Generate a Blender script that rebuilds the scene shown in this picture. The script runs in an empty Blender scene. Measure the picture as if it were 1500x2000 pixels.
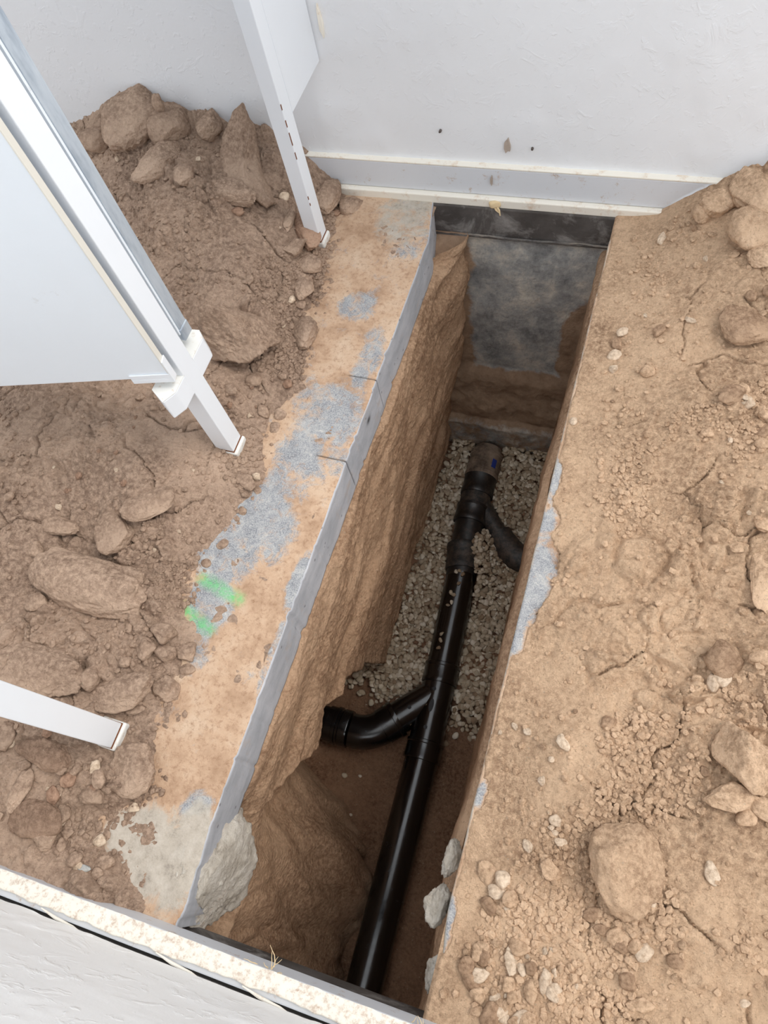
import bpy, math, random
import numpy as np
from mathutils import Vector, Matrix, Euler

# ---------------------------------------------------------------- camera, sky, sun, exposure
sc = bpy.context.scene
COL = sc.collection
cam_d = bpy.data.cameras.new('camera'); cam = bpy.data.objects.new('camera', cam_d); COL.objects.link(cam)
cam_d.sensor_fit = 'VERTICAL'; cam_d.sensor_height = 36.0; cam_d.lens = 1402/2000*36.0
cam_d.clip_start = .02; cam_d.clip_end = 60
_V = np.array([235., 680., 1402.]); _T = np.array([1101., -3272., 1402.])
_dn = _V/np.linalg.norm(_V); _t = _T - _T.dot(_dn)*_dn; _t /= np.linalg.norm(_t); _up = -_dn; _x = np.cross(_t, _up)
RW = np.array([_x, _t, _up])
M = Matrix.Identity(4)
for i in range(3):
    M[i][0] = RW[i][0]; M[i][1] = -RW[i][1]; M[i][2] = -RW[i][2]
M[2][3] = 1.5
cam.matrix_world = M
sc.camera = cam

w = bpy.data.worlds.new('sky'); sc.world = w; w.use_nodes = True
bgn = w.node_tree.nodes['Background']; bgn.inputs[0].default_value = (.93, .965, 1.0, 1); bgn.inputs[1].default_value = 1.5
sun_d = bpy.data.lights.new('sun', 'SUN'); sun_d.energy = 1.7; sun_d.angle = math.radians(26); sun_d.color = (1, .955, .89)
sun = bpy.data.objects.new('sun', sun_d); COL.objects.link(sun)
sun.rotation_euler = Vector((-.60, -.20, -1.0)).to_track_quat('-Z', 'Y').to_euler()
sc.view_settings.view_transform = 'Standard'; sc.view_settings.look = 'None'
sc.view_settings.exposure = 0.0; sc.view_settings.gamma = 1.0
sc.view_settings.use_curve_mapping = False

# ---------------------------------------------------------------- numpy noise
def _hash(ix, iy, iz, s):
    h = (ix*374761393 + iy*668265263 + iz*2147483647 + s*1274126177) & 0xFFFFFFFF
    h = ((h ^ (h >> 13))*1274126177) & 0xFFFFFFFF
    h = ((h ^ (h >> 16))*2246822519) & 0xFFFFFFFF
    return ((h ^ (h >> 15)) & 0xFFFFFF)/float(0xFFFFFF)
def vnoise(x, y, z=0., s=0):
    x = np.asarray(x, float); y = np.asarray(y, float)+0*x; z = np.asarray(z, float)+0*x
    X = np.floor(x); Y = np.floor(y); Z = np.floor(z)
    fx, fy, fz = x-X, y-Y, z-Z
    X = X.astype(np.int64); Y = Y.astype(np.int64); Z = Z.astype(np.int64)
    q = lambda t: t*t*t*(t*(t*6-15)+10)
    u, v, w_ = q(fx), q(fy), q(fz)
    r = 0
    for a in (0, 1):
        for b in (0, 1):
            for c in (0, 1):
                r = r + (u if a else 1-u)*(v if b else 1-v)*(w_ if c else 1-w_)*_hash(X+a, Y+b, Z+c, s)
    return r*2-1
def fbm(x, y, z=0., o=5, s=0, g=.5):
    r = 0; a = 1; t = 0
    for i in range(o):
        k = 2.03**i
        r = r + a*vnoise(x*k, y*k, np.asarray(z)*k, s+i*17); t += a; a *= g
    return r/t
def cells(x, y, scale, s=0):
    """rounded lumps: value 0..1 per cell, falls to 0 at the cell borders; also a random number per cell"""
    x = x/scale; y = y/scale
    X = np.floor(x).astype(np.int64); Y = np.floor(y).astype(np.int64)
    f1 = np.full(x.shape, 9.); f2 = np.full(x.shape, 9.); idr = np.zeros(x.shape)
    for i in (-1, 0, 1):
        for j in (-1, 0, 1):
            cx, cy = X+i, Y+j
            px = cx+.1+.8*_hash(cx, cy, 0*cx, s); py = cy+.1+.8*_hash(cx, cy, 0*cx+1, s)
            d = (x-px)**2+(y-py)**2
            n = d < f1
            f2 = np.where(n, f1, np.minimum(f2, d)); f1 = np.where(n, d, f1)
            idr = np.where(n, _hash(cx, cy, 0*cx+2, s), idr)
    e = np.sqrt(f2)-np.sqrt(f1)
    return np.clip(1-(1-np.clip(e/.45, 0, 1))**2, 0, 1), idr

def sst(a,b,x):
    t=np.clip((x-a)/(b-a),0,1); return t*t*(3-2*t)
EDGE_Y=[-.27,-.23,-.17,-.09,0,.13,.22,.34,.43,.56,.65,.76,.85,.93,1.02,1.16,1.27,1.42,1.58,1.68]
EDGE_X=[-.63,-.73,-.78,-.69,-.75,-.76,-.78,-.81,-.82,-.75,-.72,-.77,-.79,-.75,-.77,-.81,-.80,-.83,-.85,-.85]
PILE_X=[-3.2,-2.3,-1.8,-1.6,-1.45,-1.28,-1.16,-1.06,-.97,-.9,-.8]
PILE_Z=[.05,.05,.09,.185,.21,.19,.155,.13,.085,.03,0]
MOUNDS_L=[(-1.35,.45,.16,.05),(-1.1,.62,.14,.05),(-1.0,.5,.1,.04),(-1.35,.75,.2,.03),(-1.25,.12,.22,.03),(-1.05,1.2,.18,.06),
          (-1.25,1.35,.16,.07),(-1.0,1.05,.1,.03),(-1.1,.3,.14,-.03),(-1.0,-.1,.15,.02),(-.95,.85,.06,.05)]
MOUNDS_R=[(.12,.55,.12,.02),(.3,.3,.1,.02),(.35,.9,.15,.03),(.22,1.05,.1,.02),(.1,.2,.12,.025),(.02,.22,.08,.02),(.3,.02,.15,.03),
          (.42,.45,.12,.04),(.4,.2,.1,.03),(.3,1.35,.14,.03),(.02,-.03,.07,.018),(.25,.7,.1,-.015),(.16,.0,.07,-.02),(.36,1.2,.07,-.03)]
def mounds(L,x,y):
    z=0*x
    for a,b,r,h in L: z=z+h*np.exp(-((x-a)**2+(y-b)**2)/(r*r))
    return z
def HL(x,y):
    xe=np.interp(y,EDGE_Y,EDGE_X); d=xe-x
    f=sst(-.01,.16,d)
    pile=np.interp(x,PILE_X,PILE_Z)*np.exp(-np.clip(1.66-y,0,9)/.42)
    z=f*.035+pile*sst(-.0,.1,d)+f*mounds(MOUNDS_L,x,y)+.02*sst(.3,.9,d)
    for fy in (-.01,.72,1.43):
        z=z*(1-.95*np.exp(-(((x+.845)/.055)**2+((y-fy)/.06)**2)))
    return z+np.where(d<-.02,-.03,0)*sst(.0,.03,-d)
def HR(x,y):
    d=x+.075
    f=sst(0,.2,d)
    pile=np.interp(x,[-.1,.03,.1,.16,.26,.5,2],[0,0,.05,.1,.17,.22,.24])*np.exp(-np.clip(1.67-y,0,9)/.22)
    return .003+f*.025+pile+f*mounds(MOUNDS_R,x,y)+.03*sst(.25,.6,x)


def crumble(x, y, s=0):
    """metres of relief: lumps at four sizes, where the soil is loose"""
    loose = sst(-.18, .28, fbm(x*3.2, y*3.2, 0, 3, s+50))
    z = 0
    wx = x+.02*fbm(x*14, y*14, 0, 2, s+1); wy = y+.02*fbm(x*14, y*14, 3, 2, s+2)
    for sc_, a, th in ((.085, .02, .55), (.042, .0135, .45), (.02, .0075, .3), (.010, .0036, .2)):
        c, r = cells(wx, wy, sc_, s+int(sc_*1000))
        z = z + a*c*sst(th, 1, r)*(.25+.75*loose)
    big = fbm(x*5, y*5, 0, 5, s+9)
    z = z + .013*big + .004*fbm(x*40, y*40, 0, 3, s+4)
    # shrinkage cracks
    c2, r2 = cells(x+.05*fbm(x*9, y*9, 5, 3, s+5), y+.05*fbm(x*9, y*9, 8, 3, s+6), .19, s+70)
    cr = (1-sst(0, .12, c2))*sst(.05, .3, fbm(x*4, y*4, 2, 2, s+44))
    z = z - .012*cr
    return z

def ground_left(x, y):
    xe = np.interp(y, EDGE_Y, EDGE_X) + .04*fbm(x*9, y*9, 0, 5, 31)
    d = xe-x
    f = sst(-.004, .1, d)
    foot = 1
    for fy in (-.01, .72, 1.43):
        foot = foot*(1-.9*np.exp(-(((x+.845)/.06)**2+((y-fy)/.06)**2)))
    c = crumble(x, y, 3)
    m = sst(-.05, .05, d)
    z = HL(x, y)*sst(-.03, .06, d) + c*(.3+1.1*f)*foot
    return z*m + (1-m)*(.45*c-.0065) - .0035*(1-sst(0, .06, d))
def bare_right(x, y):
    n = fbm(x*16, y*16, 0, 4, 61)
    m = 0*x
    for a, b, rx, ry in ((-.055, .62, .045, .05), (-.07, .53, .035, .09), (-.075, .44, .02, .06), (-.07, .80, .012, .06), (-.07, .70, .03, .03), (-.07, .1, .012, .03), (-.075, -.12, .012, .05)):
        m = np.maximum(m, 1.25-np.sqrt(((x-a)/rx)**2+((y-b)/ry)**2)+.7*n)
    return m
def ground_right(x, y):
    sm = sst(.0, .3, x+.06+.12*fbm(x*4, y*4, 0, 3, 77))
    z = HR(x, y) + crumble(x, y, 9)*(.2+1.15*sm)
    edge = sst(-.001, .008, x+.0785+.004*fbm(x*30, y*30, 0, 3, 5))
    return np.where(bare_right(x, y) > .35, -.004, z)*edge - .006*(1-edge)

# ---------------------------------------------------------------- object helpers
def tag(o, label=None, cat=None, group=None, kind=None):
    if label: o['label'] = label
    if cat: o['category'] = cat
    if group: o['group'] = group
    if kind: o['kind'] = kind
    return o
def mesh_from(name, co, faces, mats, smooth=True):
    me = bpy.data.meshes.new(name)
    co = np.asarray(co, np.float32).reshape(-1, 3)
    faces = np.asarray(faces, np.int32)
    n, k = faces.shape
    me.vertices.add(len(co)); me.vertices.foreach_set('co', co.ravel())
    me.loops.add(n*k); me.loops.foreach_set('vertex_index', faces.ravel())
    me.polygons.add(n)
    me.polygons.foreach_set('loop_start', np.arange(0, n*k, k, dtype=np.int32))
    me.polygons.foreach_set('loop_total', np.full(n, k, np.int32))
    me.polygons.foreach_set('use_smooth', np.full(n, smooth))
    for m in (mats if isinstance(mats, (list, tuple)) else [mats]): me.materials.append(m)
    me.update(calc_edges=True)
    return me
def link(name, me, parent=None):
    o = bpy.data.objects.new(name, me); COL.objects.link(o)
    if parent: o.parent = parent
    return o
def empty(name, loc=(0, 0, 0), rz=0):
    o = bpy.data.objects.new(name, None); o.empty_display_size = .05; COL.objects.link(o)
    o.location = loc; o.rotation_euler = (0, 0, rz); return o
def grid_faces(nu, nv, flip=False):
    i = np.arange(nu-1)[:, None]*nv+np.arange(nv-1)[None, :]
    f = np.stack([i, i+nv, i+nv+1, i+1], -1).reshape(-1, 4)
    return f[:, ::-1] if flip else f
def grid(name, P, mats, attrs=None, flip=False, parent=None):
    nu, nv = P.shape[:2]
    me = mesh_from(name, P, grid_faces(nu, nv, flip), mats)
    for k, a in (attrs or {}).items():
        at = me.attributes.new(k, 'FLOAT', 'POINT'); at.data.foreach_set('value', np.asarray(a, np.float32).ravel())
    return link(name, me, parent)
def polys(name, verts, faces, mat, parent=None, bevel=0., seg=2, loc=None, smooth=False):
    me = bpy.data.meshes.new(name); me.from_pydata([tuple(v) for v in verts], [], faces)
    mats = mat if isinstance(mat, (list, tuple)) else [mat]
    for m in mats: me.materials.append(m)
    me.update()
    o = link(name, me, parent)
    if bevel:
        b = o.modifiers.new('bevel', 'BEVEL'); b.width = bevel; b.segments = seg; b.limit_method = 'ANGLE'
    if smooth:
        for p in me.polygons: p.use_smooth = True
    return o
def box(name, a, b, mat, parent=None, bevel=.001, rz=0, origin=(0, 0, 0)):
    """box between corners a and b (in the parent's frame)"""
    (x0, y0, z0), (x1, y1, z1) = a, b
    c, s = math.cos(rz), math.sin(rz); V = []
    for z in (z0, z1):
        for x, y in ((x0, y0), (x1, y0), (x1, y1), (x0, y1)):
            V.append((origin[0]+c*x-s*y, origin[1]+s*x+c*y, origin[2]+z))
    F = [(3, 2, 1, 0), (4, 5, 6, 7), (0, 1, 5, 4), (1, 2, 6, 5), (2, 3, 7, 6), (3, 0, 4, 7)]
    return polys(name, V, F, mat, parent, bevel)
def prism(name, poly, z0, z1, mat, parent=None, bevel=.001):
    n = len(poly)
    V = [(x, y, z0) for x, y in poly]+[(x, y, z1) for x, y in poly]
    F = [tuple(range(n))[::-1], tuple(range(n, 2*n))]+[(i, (i+1) % n, n+(i+1) % n, n+i) for i in range(n)]
    return polys(name, V, F, mat, parent, bevel)
def sweep(name, path, mat, parent=None, seg=40, caps=True, hollow=False):
    """path: list of (point, radius); rings follow the path's own direction"""
    pts = [np.array(p, float) for p, r in path]; R = [r for p, r in path]
    V = []; n = len(pts)
    prev = None
    for i in range(n):
        a = i
        while a > 0 and np.linalg.norm(pts[a]-pts[i]) < 1e-6: a -= 1
        b = i
        while b < n-1 and np.linalg.norm(pts[b]-pts[i]) < 1e-6: b += 1
        t = pts[b]-pts[a]; t /= np.linalg.norm(t)
        u = np.cross(t, (0, 0, 1.)) if prev is None else prev-t*prev.dot(t)
        u /= np.linalg.norm(u); prev = u; v = np.cross(t, u)
        for k in range(seg):
            an = 2*math.pi*k/seg
            V.append(pts[i]+R[i]*(math.cos(an)*u+math.sin(an)*v))
    F = [(i*seg+k, i*seg+(k+1) % seg, (i+1)*seg+(k+1) % seg, (i+1)*seg+k) for i in range(n-1) for k in range(seg)]
    if caps: F += [tuple(range(seg))[::-1], tuple((n-1)*seg+k for k in range(seg))]
    me = bpy.data.meshes.new(name); me.from_pydata([tuple(v) for v in V], [], F); me.materials.append(mat)
    for p in me.polygons: p.use_smooth = len(p.vertices) == 4
    me.update()
    o = link(name, me, parent)
    es = o.modifiers.new('edges', 'EDGE_SPLIT'); es.split_angle = math.radians(35)
    return o
def L(a, b, t): return tuple(a[i]+(b[i]-a[i])*t for i in range(3))

# ---------------------------------------------------------------- materials
def lin(r, g, b):
    f = lambda c: (c/255/12.92) if c/255 <= .04045 else ((c/255+.055)/1.055)**2.4
    return (f(r), f(g), f(b), 1)
class NT:
    def __init__(s, name):
        s.m = bpy.data.materials.new(name); s.m.use_nodes = True; s.t = s.m.node_tree; s.n = s.t.nodes
        s.b = s.n['Principled BSDF']; s.b.inputs['Specular IOR Level'].default_value = .25
        s.co = s.n.new('ShaderNodeTexCoord')
    def l(s, a, b): s.t.links.new(a, b)
    def mapping(s, scale=(1, 1, 1), rot=(0, 0, 0), out='Object'):
        m = s.n.new('ShaderNodeMapping'); m.inputs['Scale'].default_value = scale; m.inputs['Rotation'].default_value = rot
        s.l(s.co.outputs[out], m.inputs[0]); return m.outputs[0]
    def noise(s, scale, detail=4, rough=.55, vec=None, dist=0):
        q = s.n.new('ShaderNodeTexNoise'); q.inputs['Scale'].default_value = scale; q.inputs['Detail'].default_value = detail
        q.inputs['Roughness'].default_value = rough; q.inputs['Distortion'].default_value = dist
        s.l(vec if vec is not None else s.co.outputs['Object'], q.inputs['Vector']); return q.outputs[0]
    def voro(s, scale, feat='F1', out='Distance', vec=None, rnd=1):
        q = s.n.new('ShaderNodeTexVoronoi'); q.feature = feat; q.inputs['Scale'].default_value = scale; q.inputs['Randomness'].default_value = rnd
        s.l(vec if vec is not None else s.co.outputs['Object'], q.inputs['Vector']); return q.outputs[out]
    def ramp(s, fac, stops, interp='LINEAR'):
        r = s.n.new('ShaderNodeValToRGB'); e = r.color_ramp.elements; r.color_ramp.interpolation = interp
        while len(e) < len(stops): e.new(.5)
        for i, (p, c) in enumerate(stops):
            e[i].position = p; e[i].color = c if hasattr(c, '__len__') else (c, c, c, 1)
        s.l(fac, r.inputs[0]); return r.outputs[0]
    def mix(s, f, a, b, mode='MIX'):
        x = s.n.new('ShaderNodeMix'); x.data_type = 'RGBA'; x.blend_type = mode
        for sock, v in ((x.inputs[0], f), (x.inputs[6], a), (x.inputs[7], b)):
            if hasattr(v, 'is_linked'): s.l(v, sock)
            else: sock.default_value = v
        return x.outputs[2]
    def math(s, op, a, b=0.):
        x = s.n.new('ShaderNodeMath'); x.operation = op
        for sock, v in ((x.inputs[0], a), (x.inputs[1], b)):
            if hasattr(v, 'is_linked'): s.l(v, sock)
            else: sock.default_value = v
        return x.outputs[0]
    def attr(s, name):
        a = s.n.new('ShaderNodeAttribute'); a.attribute_name = name; return a.outputs['Fac']
    def bump(s, h, dist, strength=1.0):
        b = s.n.new('ShaderNodeBump'); b.inputs['Distance'].default_value = dist; b.inputs['Strength'].default_value = strength
        s.l(h, b.inputs['Height'])
        if s.b.inputs['Normal'].is_linked: s.l(s.b.inputs['Normal'].links[0].from_socket, b.inputs['Normal'])
        s.l(b.outputs[0], s.b.inputs['Normal']); return b
    def color(s, c):
        if hasattr(c, 'is_linked'): s.l(c, s.b.inputs['Base Color'])
        else: s.b.inputs['Base Color'].default_value = c
    def rough(s, r):
        if hasattr(r, 'is_linked'): s.l(r, s.b.inputs['Roughness'])
        else: s.b.inputs['Roughness'].default_value = r

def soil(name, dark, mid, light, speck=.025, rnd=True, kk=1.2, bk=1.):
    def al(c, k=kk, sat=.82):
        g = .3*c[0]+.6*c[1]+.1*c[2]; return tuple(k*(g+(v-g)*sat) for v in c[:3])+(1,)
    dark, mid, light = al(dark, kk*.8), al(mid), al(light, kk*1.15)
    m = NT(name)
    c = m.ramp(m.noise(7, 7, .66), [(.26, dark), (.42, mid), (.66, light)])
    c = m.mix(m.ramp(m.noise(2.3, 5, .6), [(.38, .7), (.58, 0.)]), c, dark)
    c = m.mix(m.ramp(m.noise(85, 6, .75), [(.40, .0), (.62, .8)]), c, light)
    c = m.mix(m.ramp(m.noise(150, 4, .75), [(.3, .6), (.44, 0)]), c, dark)  # fine dark flecks paint shade into small crevices
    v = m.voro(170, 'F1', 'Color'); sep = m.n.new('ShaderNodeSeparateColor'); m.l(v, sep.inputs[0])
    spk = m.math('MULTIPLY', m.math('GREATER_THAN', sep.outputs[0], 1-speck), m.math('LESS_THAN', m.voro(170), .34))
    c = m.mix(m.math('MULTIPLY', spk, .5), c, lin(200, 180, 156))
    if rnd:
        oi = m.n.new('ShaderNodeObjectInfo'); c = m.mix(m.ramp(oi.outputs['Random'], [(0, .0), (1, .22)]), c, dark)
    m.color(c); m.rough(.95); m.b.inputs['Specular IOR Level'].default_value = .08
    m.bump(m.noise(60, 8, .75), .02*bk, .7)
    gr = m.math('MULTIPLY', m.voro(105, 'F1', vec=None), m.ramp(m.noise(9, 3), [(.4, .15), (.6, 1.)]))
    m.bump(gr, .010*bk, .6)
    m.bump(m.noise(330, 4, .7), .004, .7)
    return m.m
SOIL_L = soil('soil_brown', lin(122, 94, 75), lin(168, 137, 113), lin(192, 160, 134))
SOIL_LR = soil('soil_reddish', lin(122, 84, 62), lin(160, 121, 94), lin(182, 143, 114))
SOIL_LD = soil('soil_dark_brown', lin(110, 80, 62), lin(148, 115, 91), lin(172, 138, 111))
SOIL_R = soil('soil_tan', lin(140, 104, 74), lin(190, 152, 116), lin(212, 176, 138), kk=1.38)
SOIL_RD = soil('soil_damp_tan', lin(128, 95, 68), lin(172, 134, 101), lin(196, 159, 124), kk=1.15)
SOIL_P = soil('soil_pale', lin(178, 146, 114), lin(214, 184, 152), lin(228, 204, 176), kk=1.2, bk=.4)
SOIL_CUT = soil('soil_cut_face', lin(150, 108, 74), lin(186, 143, 106), lin(206, 166, 128), .02, False, kk=1.15)
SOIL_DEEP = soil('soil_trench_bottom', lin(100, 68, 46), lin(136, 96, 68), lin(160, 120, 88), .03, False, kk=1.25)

ROCK_L = soil('clod_brown', lin(132, 103, 82), lin(174, 142, 117), lin(196, 164, 137), .012, kk=1.1, bk=.5)
ROCK_LR = soil('clod_reddish', lin(130, 92, 70), lin(168, 129, 101), lin(190, 151, 122), .012, kk=1.12, bk=.5)
ROCK_LD = soil('clod_dark', lin(116, 87, 68), lin(156, 123, 98), lin(178, 144, 117), .012, kk=1.05, bk=.5)
ROCK_R = soil('clod_tan', lin(148, 112, 80), lin(194, 156, 120), lin(214, 178, 141), .012, kk=1.27, bk=.5)
ROCK_RD = soil('clod_damp', lin(128, 95, 68), lin(172, 134, 101), lin(196, 159, 124), .012, kk=1.12, bk=.5)
def chip():
    m = NT('concrete_chip'); c = m.ramp(m.noise(60, 5, .7), [(.3, lin(140, 140, 138)), (.7, lin(196, 195, 190))]); m.color(c); m.rough(.9)
    m.bump(m.noise(120, 5, .7), .006, .6); return m.m
CHIP = chip()
ROCKMAT = {'L': ROCK_L, 'LR': ROCK_LR, 'LD': ROCK_LD, 'R': ROCK_R, 'RD': ROCK_RD, 'P': SOIL_P, 'C': CHIP}

def slab_top():
    m = NT('dusty_slab_top')
    g = m.ramp(m.noise(24, 10, .85, dist=.8), [(.3, lin(74, 80, 90)), (.46, lin(116, 124, 134)), (.56, lin(150, 154, 158)), (.68, lin(196, 192, 184))])
    g = m.mix(m.ramp(m.noise(300, 4, .8), [(.4, .0), (.66, .55)]), g, lin(218, 218, 216))
    d = m.ramp(m.noise(9, 7, .65), [(.3, lin(160, 128, 102)), (.5, lin(196, 165, 138)), (.72, lin(212, 188, 164))])
    d = m.mix(m.ramp(m.noise(75, 7, .8), [(.3, .85), (.5, 0)]), d, lin(140, 104, 78))
    q1 = m.math('MULTIPLY', m.math('SUBTRACT', m.noise(26, 9, .8, dist=1.2), .5), 1.9)
    q2 = m.math('MULTIPLY', m.math('SUBTRACT', m.noise(8, 4, .6, dist=.5), .5), 1.5)
    a = m.math('ADD', m.math('ADD', m.math('MULTIPLY', m.attr('grey'), .66), q1), q2)
    c = m.mix(m.ramp(a, [(.24, .0), (.6, .92)]), d, g)
    pl = m.math('ADD', m.attr('plaster'), m.math('MULTIPLY', m.math('SUBTRACT', m.noise(16, 9, .8, dist=.8), .5), 2.6))
    plc = m.ramp(m.noise(26, 9, .8), [(.3, lin(120, 116, 110)), (.45, lin(178, 170, 158)), (.7, lin(204, 197, 186))])
    c = m.mix(m.ramp(pl, [(.35, 0.), (.75, .9)]), c, plc)
    gr = m.math('MULTIPLY', m.math('POWER', m.attr('green'), 1.3), m.ramp(m.noise(60, 7, .8), [(.36, .1), (.62, .95)]))
    c = m.mix(gr, c, lin(100, 196, 120))
    c = m.mix(m.ramp(m.attr('crack'), [(0, 0.), (1, .85)]), c, lin(70, 66, 62))
    m.color(c); m.rough(.9)
    m.bump(m.noise(130, 6, .75), .004, .6); m.bump(m.noise(30, 5, .6), .006, .35)
    return m.m
SLAB_TOP = slab_top()
def slab_face():
    m = NT('cut_slab_face')
    v = m.mapping((6, 4, 9))
    c = m.ramp(m.noise(2.4, 6, .65, v), [(.3, lin(156, 158, 163)), (.55, lin(178, 179, 184)), (.75, lin(194, 194, 198))])
    c = m.mix(m.ramp(m.noise(22, 5, .6), [(.58, 0.), (.75, .35)]), c, lin(186, 160, 136))
    p = m.voro(26); c = m.mix(m.ramp(p, [(.07, .75), (.12, 0.)]), c, lin(112, 110, 114))
    c = m.mix(m.ramp(m.noise(130, 4, .7), [(.25, .4), (.42, 0.)]), c, lin(128, 128, 132))
    c = m.mix(m.ramp(m.attr('crack'), [(0, 0.), (1, .9)]), c, lin(60, 58, 58))
    m.color(c); m.rough(.8); m.bump(m.noise(60, 5, .6, m.mapping((1, .4, 2))), .002, .3)
    return m.m
SLAB_FACE = slab_face()
def plaster_lump():
    m = NT('old_mortar')
    c = m.ramp(m.noise(14, 8, .7), [(.28, lin(134, 122, 108)), (.42, lin(196, 186, 172)), (.58, lin(222, 214, 202)), (.75, lin(190, 160, 132))])
    m.color(c); m.rough(.95); m.bump(m.noise(45, 7, .75), .02, .7); m.bump(m.noise(300, 3), .002, .5); return m.m
MORTAR = plaster_lump()
def stucco(name, base, s1, amp):
    m = NT(name)
    c = m.mix(m.ramp(m.noise(2.2, 4, .6), [(.35, 0.), (.7, .5)]), base, tuple(x*.95 for x in base[:3])+(1,))
    m.color(c); m.rough(.55); m.b.inputs['Specular IOR Level'].default_value = .3
    a = m.ramp(m.noise(s1, 4, .55, dist=.5), [(.58, 0.), (.70, 1.)])
    b = m.ramp(m.noise(s1*.28, 4, .6, dist=1.2), [(.58, 0.), (.66, .8)])
    m.bump(m.math('MAXIMUM', a, b), .0010*amp, .5)
    m.bump(m.noise(s1*3, 4, .7), .0005*amp, .4)
    return m.m
WALLB = stucco('white_stucco', lin(234, 236, 239), 42, 1.)
WALLF = stucco('white_stucco_gloss', lin(250, 251, 251), 26, 2.6)
def paint(name, col, rough=.4, dirt=0., dcol=lin(176, 146, 118), dscale=30):
    m = NT(name); c = m.mix(m.ramp(m.noise(5, 4), [(.4, 0.), (.8, .35)]), col, tuple(x*.92 for x in col[:3])+(1,))
    if dirt: c = m.mix(m.ramp(m.noise(dscale, 6, .75), [(.62-dirt*.25, 0.), (.7, .75)]), c, dcol)
    m.color(c); m.rough(rough); m.bump(m.noise(70, 3), .0006, .4); return m.m
PLINTH = paint('plinth_paint', lin(215, 218, 223), .45, .12)
PLINTH_DIRTY = paint('soiled_cream_plaster', lin(232, 226, 214), .7, .55, lin(160, 122, 94), 85)
LEDGE = paint('cream_ledge', lin(238, 232, 220), .6, .35, lin(206, 176, 146), 24)
WHITE = paint('white_metal_paint', lin(232, 236, 241), .32)
WHITE_DUST = paint('dusty_white_paint', lin(230, 229, 224), .6, .25, lin(190, 166, 140), 60)
DOORW = paint('door_white', lin(230, 236, 242), .3, .04, lin(206, 206, 204), 9)
BEIGE = paint('door_edge_band', lin(222, 218, 208), .5)
RUST = paint('rust', lin(120, 74, 46), .8)
def galv():
    m = NT('galvanised_steel'); v = m.mapping((1, 1, .25))
    c = m.ramp(m.noise(26, 6, .65, v), [(.3, lin(150, 162, 176)), (.5, lin(190, 200, 210)), (.7, lin(204, 212, 220))])
    m.color(c); m.b.inputs['Metallic'].default_value = .35; m.rough(.42); return m.m
GALV = galv()
def dark_beam():
    m = NT('bitumen_painted_beam')
    c = m.ramp(m.noise(9, 6, .6), [(.35, lin(70, 65, 62)), (.6, lin(92, 87, 84))])
    c = m.mix(m.ramp(m.noise(5.5, 6, .7, dist=.5), [(.52, 0.), (.66, .75)]), c, lin(160, 156, 152))
    m.color(c); m.rough(.75); m.bump(m.noise(80, 5), .003, .4); return m.m
BEAM = dark_beam()
def found():
    m = NT('foundation_concrete')
    c = m.ramp(m.noise(8, 9, .75, m.mapping((1, 1, .8))), [(.32, lin(104, 106, 108)), (.5, lin(166, 166, 164)), (.64, lin(210, 204, 192))])
    c = m.mix(m.ramp(m.noise(70, 5, .75), [(.25, .6), (.4, 0.)]), c, lin(70, 66, 62))
    s = m.math('ADD', m.attr('soil'), m.math('MULTIPLY', m.math('SUBTRACT', m.noise(12, 8, .75, dist=.4), .5), 1.2))
    sc_ = m.ramp(m.noise(18, 6, .7), [(.3, lin(134, 110, 90)), (.7, lin(178, 152, 128))])
    c = m.mix(m.ramp(s, [(.4, 0.), (.62, 1.)]), c, sc_)
    m.color(c); m.rough(.9); m.bump(m.noise(50, 6, .7), .008, .6); return m.m
FOUND = found()
def gravel(name):
    m = NT(name); g = m.n.new('ShaderNodeNewGeometry'); oi = m.n.new('ShaderNodeObjectInfo')
    r = m.math('FRACT', m.math('ADD', g.outputs['Random Per Island'], oi.outputs['Random']))
    c = m.ramp(r, [(0, lin(150, 128, 104)), (.2, lin(184, 166, 142)), (.45, lin(214, 200, 176)), (.65, lin(168, 152, 130)), (.8, lin(226, 212, 190)), (1, lin(238, 228, 210))])
    c = m.mix(m.ramp(m.noise(60, 4, .7), [(.35, .3), (.6, 0.)]), c, lin(150, 126, 102))
    m.color(c); m.rough(.85); m.bump(m.noise(160, 3), .002, .5); return m.m
GRAVEL = gravel('limestone_gravel')
def plastic(name, dust, rough=.13):
    m = NT(name)
    c = m.mix(m.ramp(m.noise(40, 7, .8), [(.62-dust*.35, 0.), (.78-dust*.2, .2+dust*.6)]), (.0045, .0045, .005, 1), lin(128, 108, 90))
    m.color(c); m.rough(m.ramp(m.noise(22, 6, .75), [(.35, rough), (.75, rough+.2+dust*.3)])); m.b.inputs['Specular IOR Level'].default_value = 1.
    m.bump(m.noise(300, 2), .0002, .2); return m.m
PIPE = plastic('black_pipe_plastic', .0); PIPE_D = plastic('dusty_black_plastic', .35, .35); PIPE_DD = plastic('very_dusty_black_plastic', .55, .5)
def capm():
    m = NT('grey_rubber_cap'); c = m.ramp(m.noise(18, 6, .7), [(.35, lin(86, 74, 64)), (.55, lin(146, 128, 112)), (.8, lin(176, 158, 140))]); m.color(c); m.rough(.6); return m.m
CAP = capm()
BLUE = paint('blue_sticker', lin(46, 66, 150), .6)
TWINE = paint('tan_twine', lin(176, 158, 132), .9)
FIBRE = paint('dry_fibre', lin(222, 198, 158), .9)
MARK = paint('moulded_mark', lin(54, 54, 56), .5)
DARK = paint('gap_shade_paint', lin(40, 38, 36), .9)  # near-black colour for the shade inside the ledge gap

# ---------------------------------------------------------------- large structure
RZ = math.radians(1.4)            # the two walls run a little askew to the trench
YB = 1.672                        # back wall face at x = 0
YF = -.30                         # near wall face at x = 0
def wall_pt(x, y): return x, y+(x+.3)*math.tan(RZ)
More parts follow.
